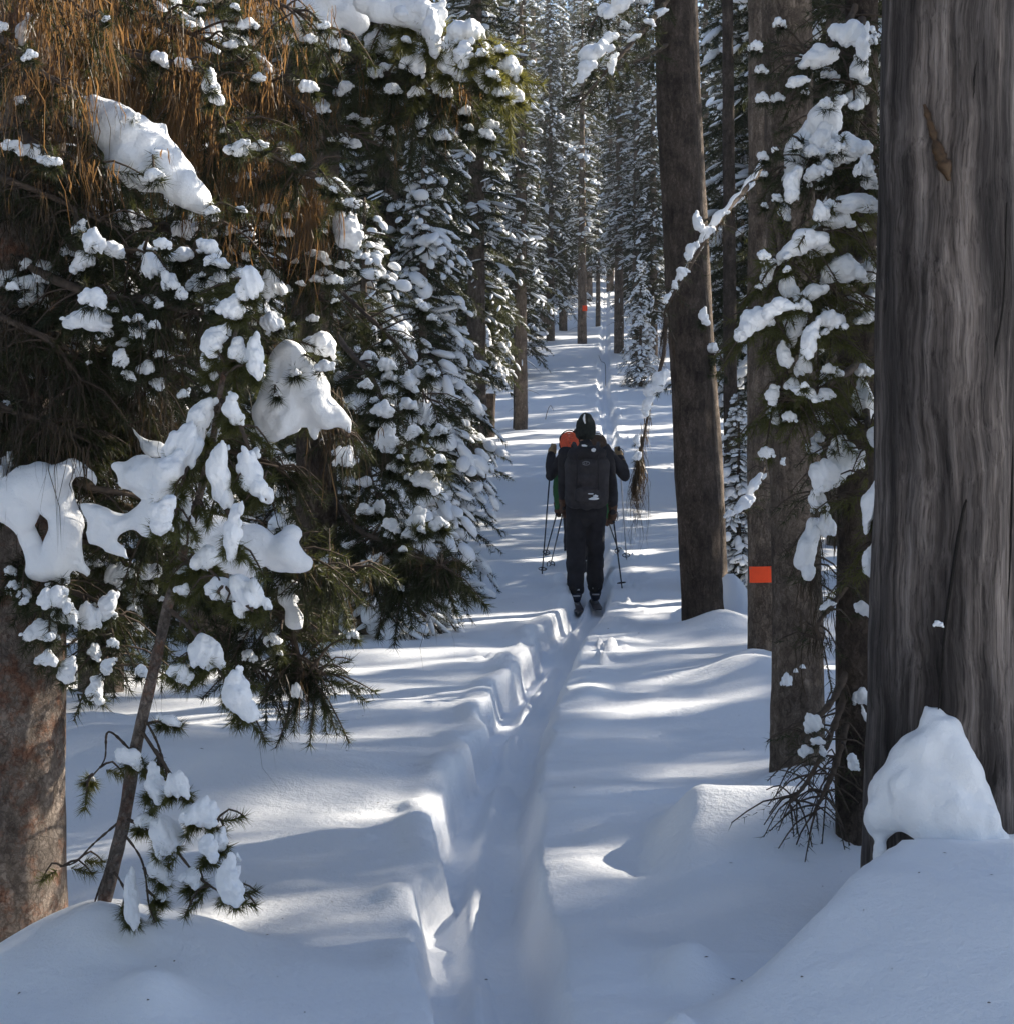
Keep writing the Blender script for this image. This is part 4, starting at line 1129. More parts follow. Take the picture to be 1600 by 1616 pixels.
SL = [(394, 448, 18, 24, 15), (366, 484, 20, 18), (340, 536, 17, 26, -20), (336, 562, 15, 32, -8), (378, 558, 15, 22, 20), (403, 562, 13, 32, 10), (369, 647, 15, 24, 25), (316, 662, 17, 34, -18), (291, 700, 24, 32, -22), (268, 750, 24, 38, -20), (256, 812, 19, 28, -5),
      (336, 684, 8, 12), (348, 750, 17, 45, 8), (400, 753, 20, 40, 18), (294, 825, 13, 34), (370, 838, 14, 40, -4), (323, 881, 20, 18), (288, 900, 12, 8), (356, 934, 28, 18, -20), (390, 940, 25, 32, 25), (290, 930, 12, 10), (328, 1030, 26, 24), (312, 1049, 8, 14), (377, 1099, 21, 38, 22),
      (286, 1061, 18, 14, -25), (267, 1137, 18, 9), (206, 1196, 22, 13, -25), (244, 1236, 14, 29, 18), (282, 1238, 18, 20), (318, 1282, 25, 24, -25), (263, 1320, 22, 28, 25), (229, 1297, 14, 12), (331, 1340, 14, 20), (347, 1324, 13, 17), (364, 1389, 19, 36, 15),
      (305, 1389, 18, 14, -40), (250, 1373, 14, 24, 20), (208, 1419, 11, 42, 8), (253, 1415, 8, 7), (141, 1228, 9, 5)]
bough_tree(sap, b0, SB, SL, 81, needle=M_NEED_LIT, per=230, nl=0.040, nw=0.0022, jit=0.05, fans=7, fan_mul=.92, push=.04, grow=1.22)
# --- trunks on the shady side
t2, o2 = trunk_thing('snowy_pine', 'slender dark pine just behind the grey dead trunk, its boughs covered in snow pads', [(1352, 1420), (1352, 1290), (1350, 900), (1352, 500), (1358, 100), (1362, -400)], 7.0, [38, 34, 30, 28, 26, 22], 52, M_BARKD, rough=0.10, sides=30)
RB = [
 dict(path=[(1358, -10, 7.0), (1335, 40, 6.9), (1300, 80, 6.85), (1265, 100, 6.8)], fill=40),
 dict(path=[(1358, 20, 7.0), (1362, 60, 6.8), (1358, 110, 6.75), (1340, 140, 6.7)], fill=30),
 dict(path=[(1355, 110, 7.0), (1325, 165, 6.8), (1295, 210, 6.75), (1262, 250, 6.7), (1246, 300, 6.7)], fill=26),
 dict(path=[(1358, 170, 7.0), (1340, 225, 6.7), (1315, 255, 6.65), (1288, 275, 6.6)], fill=34),
 dict(path=[(1360, 200, 7.0), (1366, 250, 6.7), (1372, 290, 6.6)], fill=40),
 dict(path=[(1375, 290, 7.0), (1345, 325, 6.6), (1305, 352, 6.5), (1258, 388, 6.4), (1214, 430, 6.4)], fill=60, mat=M_NEED_LIT),
 dict(path=[(1375, 400, 7.0), (1330, 435, 6.6), (1280, 468, 6.5), (1240, 458, 6.5)], fill=45, mat=M_NEED_LIT),
 dict(path=[(1370, 440, 7.0), (1300, 480, 6.6), (1240, 485, 6.4), (1180, 515, 6.3)], fill=45, mat=M_NEED_LIT),
 dict(path=[(1370, 480, 7.0), (1320, 512, 6.5), (1275, 530, 6.5), (1240, 580, 6.6), (1222, 645, 6.6)], fill=36, mat=M_NEED_LIT),
 dict(path=[(1370, 560, 7.0), (1330, 592, 6.6), (1270, 626, 6.5), (1240, 630, 6.5)], fill=60, mat=M_NEED_LIT),
 dict(path=[(1350, 620, 7.0), (1330, 680, 6.9), (1300, 730, 6.8), (1290, 790, 6.8)], fill=12, lichen=40, lmat=M_LICHD, lw=.4, nd=.5),
 dict(path=[(1350, 770, 7.0), (1310, 805, 6.9), (1285, 850, 6.8), (1285, 920, 6.8)], fill=12, lichen=60, lmat=M_LICHD, ll=.08, lw=.4, nd=.5),
 dict(path=[(1350, 900, 7.0), (1320, 945, 6.9), (1290, 985, 6.8), (1292, 1010, 6.8)], fill=10, lichen=40, lmat=M_LICHD, lw=.4, nd=.5),
 dict(path=[(1362, 620, 7.0), (1372, 700, 6.6), (1374, 800, 6.5), (1372, 900, 6.5)], fill=40, mat=M_NEED_LIT),
 dict(path=[(1345, 1040, 7.0), (1310, 1110, 6.85), (1270, 1150, 6.8), (1262, 1200, 6.8)], fill=14, fl=.7, nd=.4),
 dict(path=[(1345, 1060, 7.0), (1310, 1160, 6.85), (1275, 1230, 6.8), (1245, 1268, 6.75)], fill=40, fl=1.0, nd=.12),
 dict(path=[(1345, 1100, 7.0), (1320, 1200, 6.85), (1300, 1250, 6.8), (1282, 1285, 6.8)], fill=30, fl=1.0, nd=.12),
]
RL = [(1336, 52, 22, 20, -30), (1290, 88, 28, 16, 15), (1361, 66, 10, 26), (1358, 107, 15, 22), (1349, 151, 18, 14), (1258, 128, 16, 8), (1226, 154, 10, 7), (1301, 194, 24, 38, -10), (1292, 225, 14, 26, -15), (1260, 245, 19, 48, -14), (1250, 290, 12, 26, -8),
      (1339, 232, 30, 20), (1315, 250, 22, 14, 25), (1362, 262, 12, 16), (1370, 280, 12, 17), (1287, 274, 17, 12, 30), (1237, 336, 9, 13), (1294, 333, 12, 15), (1353, 322, 36, 14), (1312, 350, 28, 15, 15), (1263, 383, 36, 17, 20), (1290, 392, 20, 12), (1214, 426, 11, 22, -20), (1329, 426, 30, 19), (1367, 430, 20, 14),
      (1280, 464, 24, 12, 30), (1245, 454, 14, 16), (1374, 468, 10, 20), (1225, 485, 22, 12, 25), (1187, 508, 30, 18, 25), (1339, 482, 20, 15), (1311, 506, 20, 14), (1363, 502, 18, 9), (1252, 513, 15, 26), (1278, 534, 12, 28, -10), (1353, 547, 7, 9), (1265, 575, 12, 16), (1236, 560, 10, 18),
      (1272, 621, 20, 9, -20), (1221, 649, 11, 17), (1217, 624, 10, 14), (1364, 633, 17, 30), (1316, 588, 13, 8), (1362, 584, 15, 9), (1300, 655, 14, 12, 35), (1327, 729, 28, 26, 30), (1300, 752, 20, 22, 25), (1290, 790, 12, 16), (1376, 690, 8, 14), (1371, 797, 11, 38), (1370, 884, 9, 22), (1277, 862, 16, 44, -12), (1302, 828, 14, 18),
      (1362, 961, 13, 9, -25), (1305, 955, 12, 5), (1320, 700, 8, 12), (1280, 1140, 12, 14, 25), (1290, 1170, 10, 6), (1270, 1185, 10, 8, 30), (1252, 1180, 9, 5), (1297, 1185, 5, 8), (1358, 1100, 14, 14), (1364, 1130, 6, 16), (1346, 1203, 8, 12)]
rx_ = np.random.default_rng(91)
for q in range(70):
    RL.append((rx_.uniform(1190, 1385), rx_.uniform(30, 720), *(rx_.uniform(4, 10) * np.array([1.15, .9]))))
RL = [l for l in RL if not (l[0] < 1255 and l[1] > 560 and l[2] < 10)]
bough_tree(t2, o2, RB, RL, 91, per=62, nl=0.040, nw=0.0028, fans=6, fan_mul=.9, grow=1.26)

t3, o3 = trunk_thing('trail_pine', 'sturdy brown pine trunk with rough bark standing just before the orange-marked trunk', [(1258, 1290), (1257, 1150), (1256, 900), (1251, 600), (1244, 300), (1242, 0), (1240, -500)], 8.9, [45, 41, 38.5, 38, 38, 38, 34], 55, M_BARK, rough=0.07, sides=56, rings=200, rs=12)
for px, py, rx, ry in ((1235, 728, 5, 7), (1240, 1072, 9, 12), (1266, 1052, 5, 4), (1255, 1058, 4, 4), (1262, 1208, 5, 6)):
    clump(t3, o3, P(px, py, 8.9 - 0.115), rx, ry, 8.8, 0, px)
obj('snow_clump', LUMPS[2], t3).matrix_local = Matrix.Translation(Vector(P(1290, 1240, 8.7) - o3)) @ Matrix.Diagonal((.07, .07, .06, 1))
t4, o4 = trunk_thing('marked_pine', 'straight brown pine trunk carrying the orange trail marker', [(1208, 1100), (1208, 1000), (1207, 700), (1206, 400), (1204, 0), (1200, -400)], 13.4, [31, 29, 28, 26, 24, 20], 56, M_BARK, rough=0.06, sides=40, rs=12)
DB = [
 dict(path=[(1210, 255, 13.4), (1165, 310, 12.9), (1120, 365, 12.6), (1085, 425, 12.4), (1055, 475, 12.3), (1046, 500, 12.3)], r=(.022, .006), fill=30, lichen=60, lmat=M_LICHD, ll=.05, nd=.5, name='dead_branch'),
 dict(path=[(1050, 500, 12.3), (1046, 560, 12.3), (1030, 620, 12.3), (1015, 690, 12.3), (1004, 760, 12.3)], r=(.014, .005), lichen=130, lmat=M_LICHD, ll=.10, lw=.17, name='dead_branch'),
 dict(path=[(1012, 690, 12.3), (1006, 730, 12.3), (1000, 760, 12.3), (996, 775, 12.3)], r=(.008, .003), lichen=80, lmat=M_LICHD, ll=.14, lw=.12, name='dead_branch'),
 dict(path=[(1210, 720, 13.4), (1195, 770, 13.0), (1165, 800, 12.9), (1140, 815, 12.8)], r=(.010, .004), fill=12, lichen=24, lmat=M_LICHD, nd=.4, name='dead_branch'),
]
DL = [(1205, 270, 14, 5, 35), (1180, 295, 12, 5, 40), (1160, 318, 14, 6, 40), (1135, 340, 15, 7, 40), (1112, 368, 16, 9, 40), (1100, 350, 8, 16, 20), (1090, 395, 9, 16, -25), (1075, 430, 10, 9, 45), (1064, 450, 5, 7), (1052, 470, 5, 9, -30), (1040, 600, 12, 20, -20), (1028, 615, 14, 10), (1020, 640, 8, 16, -15), (1004, 695, 6, 9),
      (1005, 720, 6, 8), (1190, 765, 8, 22, -30), (1172, 795, 20, 10, 30), (1150, 810, 10, 6)]
b4 = bough_tree(t4, o4, DB, DL, 95, per=40, nl=0.04, nw=0.004, jit=.06, fans=2, sink=.3)
drift(b4[0], o4, [(px - 1, py - 5 - 2 * math.sin(px * .3), 3.2 + 2.4 * abs(math.sin(px * .11)), 2.6 + 2.0 * abs(math.sin(px * .11))) for px, py in spline([(1208, 257), (1165, 310), (1120, 365), (1085, 425), (1055, 475)], 60)], 12.62, .011, 21, 1.0, .02)
M_ORANGE = mat_plain('orange_paint', (1.0, 0.085, 0.018), 0.45, 0.06, 30, 0.0006)
M_STEEL = mat_plain('nail_steel', (0.25, 0.25, 0.26), 0.4, 0.2, 40, 0, 1.0)
def marker(px, py, d, w, h, label, off):
    c = P(px, py, d); c[1] -= off
    r = empty('trail_marker', c, label, 'trail marker')
    n = 9
    mb = MB()
    us = np.linspace(-1, 1, n)
    bend = 0.012 * (w / .145) * us ** 2
    V = []
    for yy in (0, 0.0025):
        for zz in (-1, 1):
            V += [[u * w / 2, b + yy, zz * h / 2] for u, b in zip(us, bend)]
    Q = []
    for k in range(n - 1):
        Q += [[k, k + 1, n + k + 1, n + k], [2 * n + k + 1, 2 * n + k, 3 * n + k, 3 * n + k + 1], [n + k, n + k + 1, 3 * n + k + 1, 3 * n + k], [k + 1, k, 2 * n + k, 2 * n + k + 1]]
    Q += [[0, n, 3 * n, 2 * n], [2 * n - 1, n - 1, 3 * n - 1, 4 * n - 1]]
    mb.add(V, None, Q)
    obj('plate', mb.mesh('plate', M_ORANGE, False), r)
    if w > .1:
        for sx in (-.43, .43):
            m2 = MB(); ellipsoids(m2, [[sx * w, 0.006, h * .4]], [np.diag([.004, .003, .004])], 1, 0, 0, 1)
            obj('nail', m2.mesh('nail', M_STEEL), r)
    return r
mk = marker(1195.5, 904.5, 13.38, .156, .112, 'bright orange rectangular trail marker nailed to a trunk beside the trail', .145)
mk.rotation_euler = (0, math.radians(-1.5), math.radians(-6))
t5, o5 = trunk_thing('leaning_trunk', 'thick dark trunk leaning slightly over the trail beside the skiers', [(1114, 1040), (1108, 960), (1098, 760), (1087, 560), (1076, 360), (1066, 160), (1061, 0), (1050, -400)], 16.0, [36, 33, 32, 32, 31, 31, 30, 26], 57, M_BARKD, rough=0.07, sides=48, rings=180, rs=12)
TB = [
 dict(path=[(1066, -20, 16), (1030, 30, 15.4), (990, 75, 15), (945, 125, 14.8), (905, 175, 14.7)], r=(.03, .006), fill=60, nd=.7),
 dict(path=[(1066, -60, 16), (1010, -20, 15.6), (960, 10, 15.3), (930, 40, 15.2)], r=(.03, .006), fill=60, nd=.8),
 dict(path=[(1068, 60, 16), (1020, 90, 15.6), (975, 110, 15.4), (955, 170, 15.3)], r=(.02, .005), fill=50, nd=.7),
 dict(path=[(1115, 560, 16), (1135, 560, 15.9), (1150, 600, 15.8)], r=(.012, .004), fill=14),
]
TL = [(975, 8, 26, 14, 30), (1010, -4, 16, 10), (955, 15, 14, 10, 35), (935, 85, 30, 16, 40), (922, 110, 20, 12, 45), (1040, 20, 14, 6, 35), (1025, 35, 10, 6), (965, 100, 7, 17, -15), (985, 40, 8, 6), (1000, 60, 12, 5, 35), (960, 60, 16, 9, 40), (1125, 550, 12, 9, -25), (1110, 500, 8, 14)]
bough_tree(t5, o5, TB, TL, 97, per=45, nl=0.06, nw=0.006, jit=.1, fans=5)
t5b, _ = trunk_thing('twin_trunk', 'narrow grey trunk standing directly behind the thick leaning one', [(1133, 1000), (1125, 760), (1110, 520), (1098, 260), (1088, 0), (1080, -300)], 18.0, [17, 16, 15, 13, 12, 10], 58, M_BARK, rough=0.08, sides=24)
t6, _ = trunk_thing('slender_trunk', 'slender dark trunk seen between the leaning trunk and the orange-marked one', [(1152, 880), (1152, 700), (1150, 400), (1148, 100), (1146, -200)], 23.0, [12, 11, 10, 9, 8], 59, M_BARKD, rough=0.08, sides=20)
for px, by, d, r, lab, sd, mt in ((574, 760, 26, 18, 'grey trunk lit along one edge behind the young spruces', 60, M_BARK), (621, 740, 27, 16, 'brown trunk rising beside the grey one behind the young spruces', 61, M_BARKR), (820, 668, 50, 9.5, 'bare straight trunk standing in the snow by the trail bend', 62, M_BARKD),
                                  (772, 672, 47, 8, 'dark broken-off trunk near the bare one by the trail bend', 63, M_BARKD), (943, 530, 88, 4.2, 'thin pole-like trunk in the pale gap at the top of the trail', 64, M_BARKD), (976, 560, 72, 8.5, 'dark trunk bordering the pale gap at the top of the trail', 65, M_BARKD),
                                  (1004, 560, 71, 9, 'short stout trunk beside the bordering trunk at the top of the trail', 66, M_BARKD), (1020, 560, 73, 5, 'thin trunk next to the sunlit snow hump at the top of the trail', 67, M_BARK), (918, 545, 78, 8, 'trunk with a small red mark at the top of the trail', 68, M_BARKD)):
    c = P(px, by, d); c[2] = gz(c[0], d)
    if d > 60:
        kd_ = 'pine2'
        sc_ = {943: .5, 918: .85, 976: .85, 1004: .8, 1020: .55}[px]
        place_px(kd_, 'pine_tree', px, d, lab, 'tree', sc=sc_, rz=px * .7)
        if px == 918:
            marker(px + 4, 487, d, .20, .22, 'tiny red trail marker on a trunk far up the trail', .215 * sc_ + .04)
        continue
    root = empty('forest_trunk', c, lab, 'tree')
    H = 5.5 if px == 772 else 19
    if px == 772: H = 1.1
    m = trunk_mesh([(0, 0, -.5), (.02, 0, H * .3), (0.05, 0, H)], [r * d / F * 1.15, r * d / F, r * d / F * (.95 if px == 772 else .5)], 18, sd, .08, mt, rings=70)
    obj('trunk', m, root)

# ------------------------------------------------------------------ skiers
M_SKIN = mat_plain('skin', (0.45, 0.27, 0.2), 0.6, 0.1, 30, .001)
M_BLACK = mat_plain('black_fabric', (0.022, 0.020, 0.024), 0.85, 0.35, 14, .006)
M_DKBLUE = mat_plain('dark_trousers', (0.018, 0.017, 0.022), 0.85, 0.35, 14, .006)
M_PACK = mat_plain('pack_fabric', (0.040, 0.036, 0.040), 0.8, 0.3, 22, .006)
M_GREEN = mat_plain('green_fabric', (0.025, 0.11, 0.035), 0.8, 0.25, 16, .006)
M_BLUE = mat_plain('blue_fabric', (0.02, 0.09, 0.18), 0.8, 0.2, 16, .005)
M_ROLL = mat_plain('orange_foam', (0.85, 0.13, 0.06), 0.8, 0.15, 30, .003)
M_BROWN = mat_plain('brown_foam', (0.075, 0.045, 0.028), 0.85, 0.3, 30, .004)
M_GLOVE = mat_plain('brown_leather', (0.10, 0.05, 0.03), 0.7, 0.3, 30, .003)
M_TAN = mat_plain('tan_leather', (0.30, 0.2, 0.10), 0.7, 0.25, 30, .003)
M_HAT = mat_plain('dark_knit', (0.022, 0.026, 0.022), 0.95, 0.4, 60, .006)
M_GREY = mat_plain('grey_print', (0.22, 0.22, 0.23), 0.7, 0.1, 30, 0)
M_POLE = mat_plain('pole_metal', (0.035, 0.04, 0.05), 0.35, 0.2, 30, 0, 0.6)
M_POLEL = mat_plain('pale_pole_metal', (0.5, 0.5, 0.52), 0.3, 0.1, 30, 0, 0.8)
M_SKI = mat_plain('ski_laminate', (0.06, 0.05, 0.055), 0.4, 0.3, 10, 0)
M_BOOT = mat_plain('ski_boot_shell', (0.03, 0.035, 0.06), 0.5, 0.3, 20, .003)
M_BUCKLE = mat_plain('boot_buckle', (0.6, 0.6, 0.62), 0.35, 0.1, 20, 0, 0.7)

def caps(segs, vox=0.012, smooth=3, rough=0.0, seed=0, mat=None, name='body', rscale=12):
    """continuous surface over a chain of tapered limbs: (p0, p1, r0, r1[, (sx, sy)])"""
    C, A = [], []
    for s in segs:
        p0, p1, r0, r1 = np.array(s[0], float), np.array(s[1], float), s[2], s[3]
        fx, fy = s[4] if len(s) > 4 else (1, 1)
        L = np.linalg.norm(p1 - p0)
        n = max(2, int(L / (0.28 * min(r0, r1))) + 1)
        for t in np.linspace(0, 1, n):
            r = r0 + (r1 - r0) * t
            C.append(p0 + (p1 - p0) * t); A.append([r * fx, r * fy, r])
    return fuse(C, A, vox, smooth, rough, rscale, seed, mat, name)

def hand_segs(w, dirv, side, grip=True):
    """palm, four unequal bent fingers and a thumb closed round an upright pole"""
    d = nrm(dirv); up = np.array([0, 0, 1.0]); sd = nrm(np.cross(d, up)) * side
    c = w + d * 0.05
    out = [(w, c, .026, .034, (1, 1)), (c + up * .018, c - up * .02, .03, .028)]
    for k, (o, l) in enumerate(((.034, .034), (.012, .04), (-.010, .037), (-.032, .028))):
        a = c + d * .03 + up * o; b = a + d * l * .6 + sd * .012; e = b + sd * .028 - d * .006; f = e - d * .026
        out += [(a, b, .011, .010), (b, e, .010, .0095), (e, f, .0095, .008)]
    t = c + up * .03
    out += [(t, t + sd * .022 + d * .02 + up * .014, .013, .011), (t + sd * .022 + d * .02 + up * .014, t + sd * .036 + d * .034 + up * .006, .011, .009)]
    return out

def limb_z(base, q): return q

def skier(x, y, label, elbows, hands, mats, seed, lean=0.05, hat=True, z=None, scale=1.0, name='person'):
    z = gz(x, y) + 0.035 if z is None else z
    r = empty(name, (x, y, z), label, 'person')
    r.scale = (scale,) * 3
    L = lean
    hip = np.array([0, 0.0, .93]); chest = np.array([0, L, 1.28]); neck = np.array([0, L * 1.5, 1.48]); head = np.array([0, L * 2.0 + .02, 1.635])
    legs = []
    for sx, fy in ((-1, -.06), (1, .12)):
        legs.append((np.array([sx * .09, 0, .90]), np.array([sx * .095, .05 + fy * .5, .50]), np.array([sx * .095, fy, .10])))
    body = [(hip, chest, .13, .15, (1.15, .8)), (chest, neck - [0, 0, .06], .15, .07, (1.2, .8)), (neck - [0, 0, .05], head, .055, .055), (head - [0, 0, .03], head + [0, 0, .05], .082, .088, (.92, 1.08)),
            (head + [0, .085, -.045], head + [0, .095, -.065], .04, .032), (head + [0, .10, .0], head + [0, .118, -.02], .012, .017)]
    for sx in (-1, 1):
        body += [(head + [sx * .078, 0, .01], head + [sx * .082, -.01, -.03], .016, .012)]
    for a, k, f in legs:
        body += [(a, k, .085, .058), (k, f, .055, .04), (f, f + [0, .14, -.05], .04, .03)]
    jac = [(hip - [0, 0, .06], chest, .165, .185, (1.08, .82)), (chest, neck - [0, 0, .05], .185, .095, (1.15, .85)), (neck - [0, 0, .04], neck + [0, 0, .02], .075, .07)]
    for i, sx in enumerate((-1, 1)):
        sh = np.array([sx * .19, L * 1.2, 1.41]); el = np.array(elbows[i]); ha = np.array(hands[i])
        fd = nrm(ha - el); w = ha - fd * .06
        body += [(chest + [sx * .1, 0, .08], sh, .07, .06), (sh, el, .055, .042), (el, w, .042, .028)] + hand_segs(w, fd, -sx)
        jac += [(chest + [sx * .1, 0, .06], sh, .10, .085), (sh, el, .076, .060), (el, w + fd * .01, .060, .046)]
    obj('body', caps(body, .011, 2, 0, seed, M_SKIN, 'body'), r)
    obj('jacket', caps(jac, .014, 3, .022, seed, mats['jacket'], 'jacket', 9), r)
    tro = [(hip + [0, 0, .02], hip - [0, 0, .06], .15, .155, (1.12, .85))]
    for a, k, f in legs:
        tro += [(a + [0, 0, -.02], k, .115, .092), (k, f + [0, 0, .12], .09, .088), (f + [0, 0, .13], f + [0, 0, .04], .084, .088)]
    obj('trousers', caps(tro, .013, 3, .03, seed + 1, mats['trousers'], 'trousers', 8), r)
    for i, sx in enumerate((-1, 1)):
        a, k, f = legs[i]
        b = obj('boot', caps([(f + [0, 0, .12], f - [0, 0, .02], .062, .06), (f + [0, -.02, -.055], f + [0, .19, -.06], .045, .036, (1.05, 1)), (f + [0, 0, -.02], f + [0, .1, -.045], .05, .042)], .009, 2, .003, seed, M_BOOT, 'boot'), r)
        mb = MB(); box(mb, f + np.array([0, -.066, .03]), (.03, .006, .007)); box(mb, f + np.array([0, -.064, -.03]), (.035, .006, .006))
        obj('buckle', mb.mesh('buckle', M_BUCKLE), b)
        el = np.array(elbows[i]); ha = np.array(hands[i]); fd = nrm(ha - el); w = ha - fd * .06
        gl = [(p0, p1, r0 * 1.22 + .002, r1 * 1.22 + .002) for p0, p1, r0, r1 in [q[:4] for q in hand_segs(w, fd, -sx)]] + [(w - fd * .05, w, .05, .042)]
        obj('glove', caps(gl, .0075, 2, .002, seed, mats['glove'], 'glove'), r)
    if hat:
        h = obj('knit_hat', caps([(head + [0, -.005, .0], head + [0, -.005, .05], .108, .104, (.95, 1.08)), (head + [0, -.005, .05], head + [0, -.01, .125], .104, .062, (.95, 1.05)), (head + [0, -.015, .13], head + [0, -.015, .155], .045, .03)], .010, 2, .008, seed, mats['hat'], 'knit_hat', 20), r)
        mb = MB(); add_tube(mb, spline([head + [-.012, -.095, .165], head + [-.02, -.112, .12], head + [-.008, -.124, .075]], 8), np.interp(np.linspace(0, 1, 8), [0, .5, 1], [.006, .012, .005]), 6)
        obj('snow', mb.mesh('snow', M_SNOW), h)
    return r, np.array([x, y, z])

def pole(a, b, label, dark=True, grp=None):
    """ski pole from grip a to tip b (world points)"""
    a, b = np.array(a, float), np.array(b, float)
    d = nrm(b - a)
    r = empty('ski_pole', b, label, 'ski pole')
    top = a - d * .09 - b
    m = M_POLE if dark else M_POLEL
    mb = MB(); add_tube(mb, np.array([a - b, (a - b) * .5, [0, 0, 0]]), [.0085, .008, .0065], 8); obj('shaft', mb.mesh('shaft', m), r)
    mb = MB(); add_tube(mb, np.array([top, top + d * .03, a - b + d * .02, a - b + d * .07]), [.010, .017, .015, .012], 8); obj('grip', mb.mesh('grip', M_BLACK), r)
    mb = MB(); c = -d * .06
    ref = nrm(np.cross(d, [0, 1.0, 0])); ref2 = np.cross(d, ref)
    th = np.linspace(0, 2 * math.pi, 17)
    ring = np.array([c + .042 * (ref * math.cos(t) + ref2 * math.sin(t)) for t in th])
    add_tube(mb, ring, .005, 5)
    for t in (0, 2.09, 4.19): add_tube(mb, np.array([c, c + .042 * (ref * math.cos(t) + ref2 * math.sin(t))]), .004, 4)
    obj('basket', mb.mesh('basket', M_BLACK), r)
    mb = MB(); add_tube(mb, spline([top + d * .01, top + d * .06 + ref * .05, top + d * .14 + ref * .03, top + d * .1, top + d * .02], 16), .004, 4); obj('strap', mb.mesh('strap', M_BLACK), r)
    return r

def skis(x, y, z, w, label):
    for sx, fy, wd in ((-1, -.06, 'under the trailing boot'), (1, .12, 'under the leading boot')):
        r = empty('ski', (x + sx * .095, y + fy, z), 'dark touring ski ' + wd + ' of ' + label, 'ski')
        n = 24
        t = np.linspace(-.82, .98, n)
        wv = np.interp(t, [-.82, -.7, 0, .75, .92, .98], [.03, .048, .042, .052, .035, .006])
        zz = .010 + np.where(t > .72, (t - .72) ** 2 * 1.9, 0) - .0
        V = []
        for s0, h in ((-1, 0), (1, 0), (1, .014), (-1, .014)):
            V.append(np.stack([s0 * wv, t + .1, zz + h - .006], 1))
        V = np.concatenate(V)
        Q = []
        for k in range(n - 1):
            for a, b in ((0, 1), (1, 2), (2, 3), (3, 0)):
                Q.append([a * n + k, b * n + k, b * n + k + 1, a * n + k + 1])
        Q += [[0, 3 * n, 2 * n, n], [n - 1, 2 * n - 1, 3 * n - 1, 4 * n - 1]]
        mb = MB(); mb.add(V, None, Q); obj('ski_board', mb.mesh('ski_board', M_SKI, False), r)
        mb = MB(); box(mb, (0, .12, .024), (.03, .035, .014)); box(mb, (0, -.10, .022), (.028, .03, .012)); obj('binding', mb.mesh('binding', M_STEEL), r)

def backpack(x, y, z, mats, label, seed, wide=1.0, tall=1.0, logo=False):
    r = empty('backpack', (x, y - .06, z), label, 'backpack')
    W = .165 * wide
    body = []
    for px in (-W * .55, W * .55):
        body += [((px, -.16, 1.00), (px, -.15, 1.36 * tall), .105, .11, (W / .165, .95))]
    body += [((0, -.19, 1.02), (0, -.18, 1.34 * tall), .13, .125, (1, .85))]
    b = obj('pack_body', caps(body, .014, 3, .016, seed, mats['pack'], 'pack_body', 9), r)
    obj('lid', caps([((-W * .6, -.17, 1.46 * tall), (W * .6, -.17, 1.46 * tall), .075, .075, (1.1, 1.35)), ((-W * .3, -.2, 1.49 * tall), (W * .3, -.2, 1.49 * tall), .06, .06)], .012, 3, .012, seed + 1, mats['lid'], 'lid', 10), r)
    obj('pocket', caps([((-.06, -.30, 1.04), (.06, -.30, 1.04), .07, .07, (1, .55)), ((-.05, -.295, 1.18), (.05, -.295, 1.18), .06, .06, (1, .5))], .011, 3, .008, seed + 2, mats['pack'], 'pocket', 10), r)
    for sx in (-1, 1):
        mb = MB(); add_tube(mb, spline([(sx * .09, -.10, 1.47 * tall), (sx * .115, .02, 1.52), (sx * .13, .16, 1.42), (sx * .15, .12, 1.2), (sx * .17, -.02, 1.05)], 16), .02, 6); obj('shoulder_strap', mb.mesh('shoulder_strap', mats['pack']), r)
        mb = MB(); add_tube(mb, spline([(sx * .1, -.305, 1.42), (sx * .1, -.315, 1.2), (sx * .105, -.28, .98)], 10), .008, 5); obj('side_strap', mb.mesh('side_strap', M_BLACK), r)
    mb = MB(); th = np.linspace(0, 2 * math.pi, 25)
    add_tube(mb, np.stack([.185 * np.cos(th), .015 + .15 * np.sin(th), 1.0 + 0 * th], 1), .028, 6); obj('hip_belt', mb.mesh('hip_belt', M_BLACK), r)
    if logo:
        mb = MB(); th = np.linspace(0, 2 * math.pi, 21)
        add_tube(mb, np.stack([-.015 + .034 * np.cos(th), -.312 + 0 * th, 1.335 + .017 * np.sin(th)], 1), .0035, 5)
        add_tube(mb, spline([(-.03, -.314, 1.342), (-.036, -.314, 1.333), (-.028, -.314, 1.326), (-.022, -.314, 1.333)], 9), .003, 5)
        add_tube(mb, spline([(-.012, -.314, 1.327), (-.010, -.314, 1.340), (-.002, -.314, 1.340)], 7), .003, 5)
        obj('emblem', mb.mesh('emblem', M_GREY), r)
        mb = MB(); 
        add_tube(mb, np.stack([-.095 + .014 * np.cos(th), -.30 + 0 * th, 1.03 + .024 * np.sin(th)], 1), .0035, 5); obj('loop', mb.mesh('loop', M_GREY), r)
        rg = np.random.default_rng(seed)
        for k, (cx, cz, sx_, sz_) in enumerate(((.055, 1.005, .045, .012), (.07, 1.03, .03, .016), (.03, 1.05, .03, .006), (.06, 1.46, .022, .022), (-.03, 1.50, .03, .010))):
            mb = MB(); ellipsoids(mb, [[cx, (-.345 if cz < 1.2 else -.285) + (.02 if cx > .06 else 0), cz]], [np.diag([sx_, .012, sz_])], 3, 0, .3, 1, k)
            obj('snow', mb.mesh('snow', M_SNOW), r)
    return r

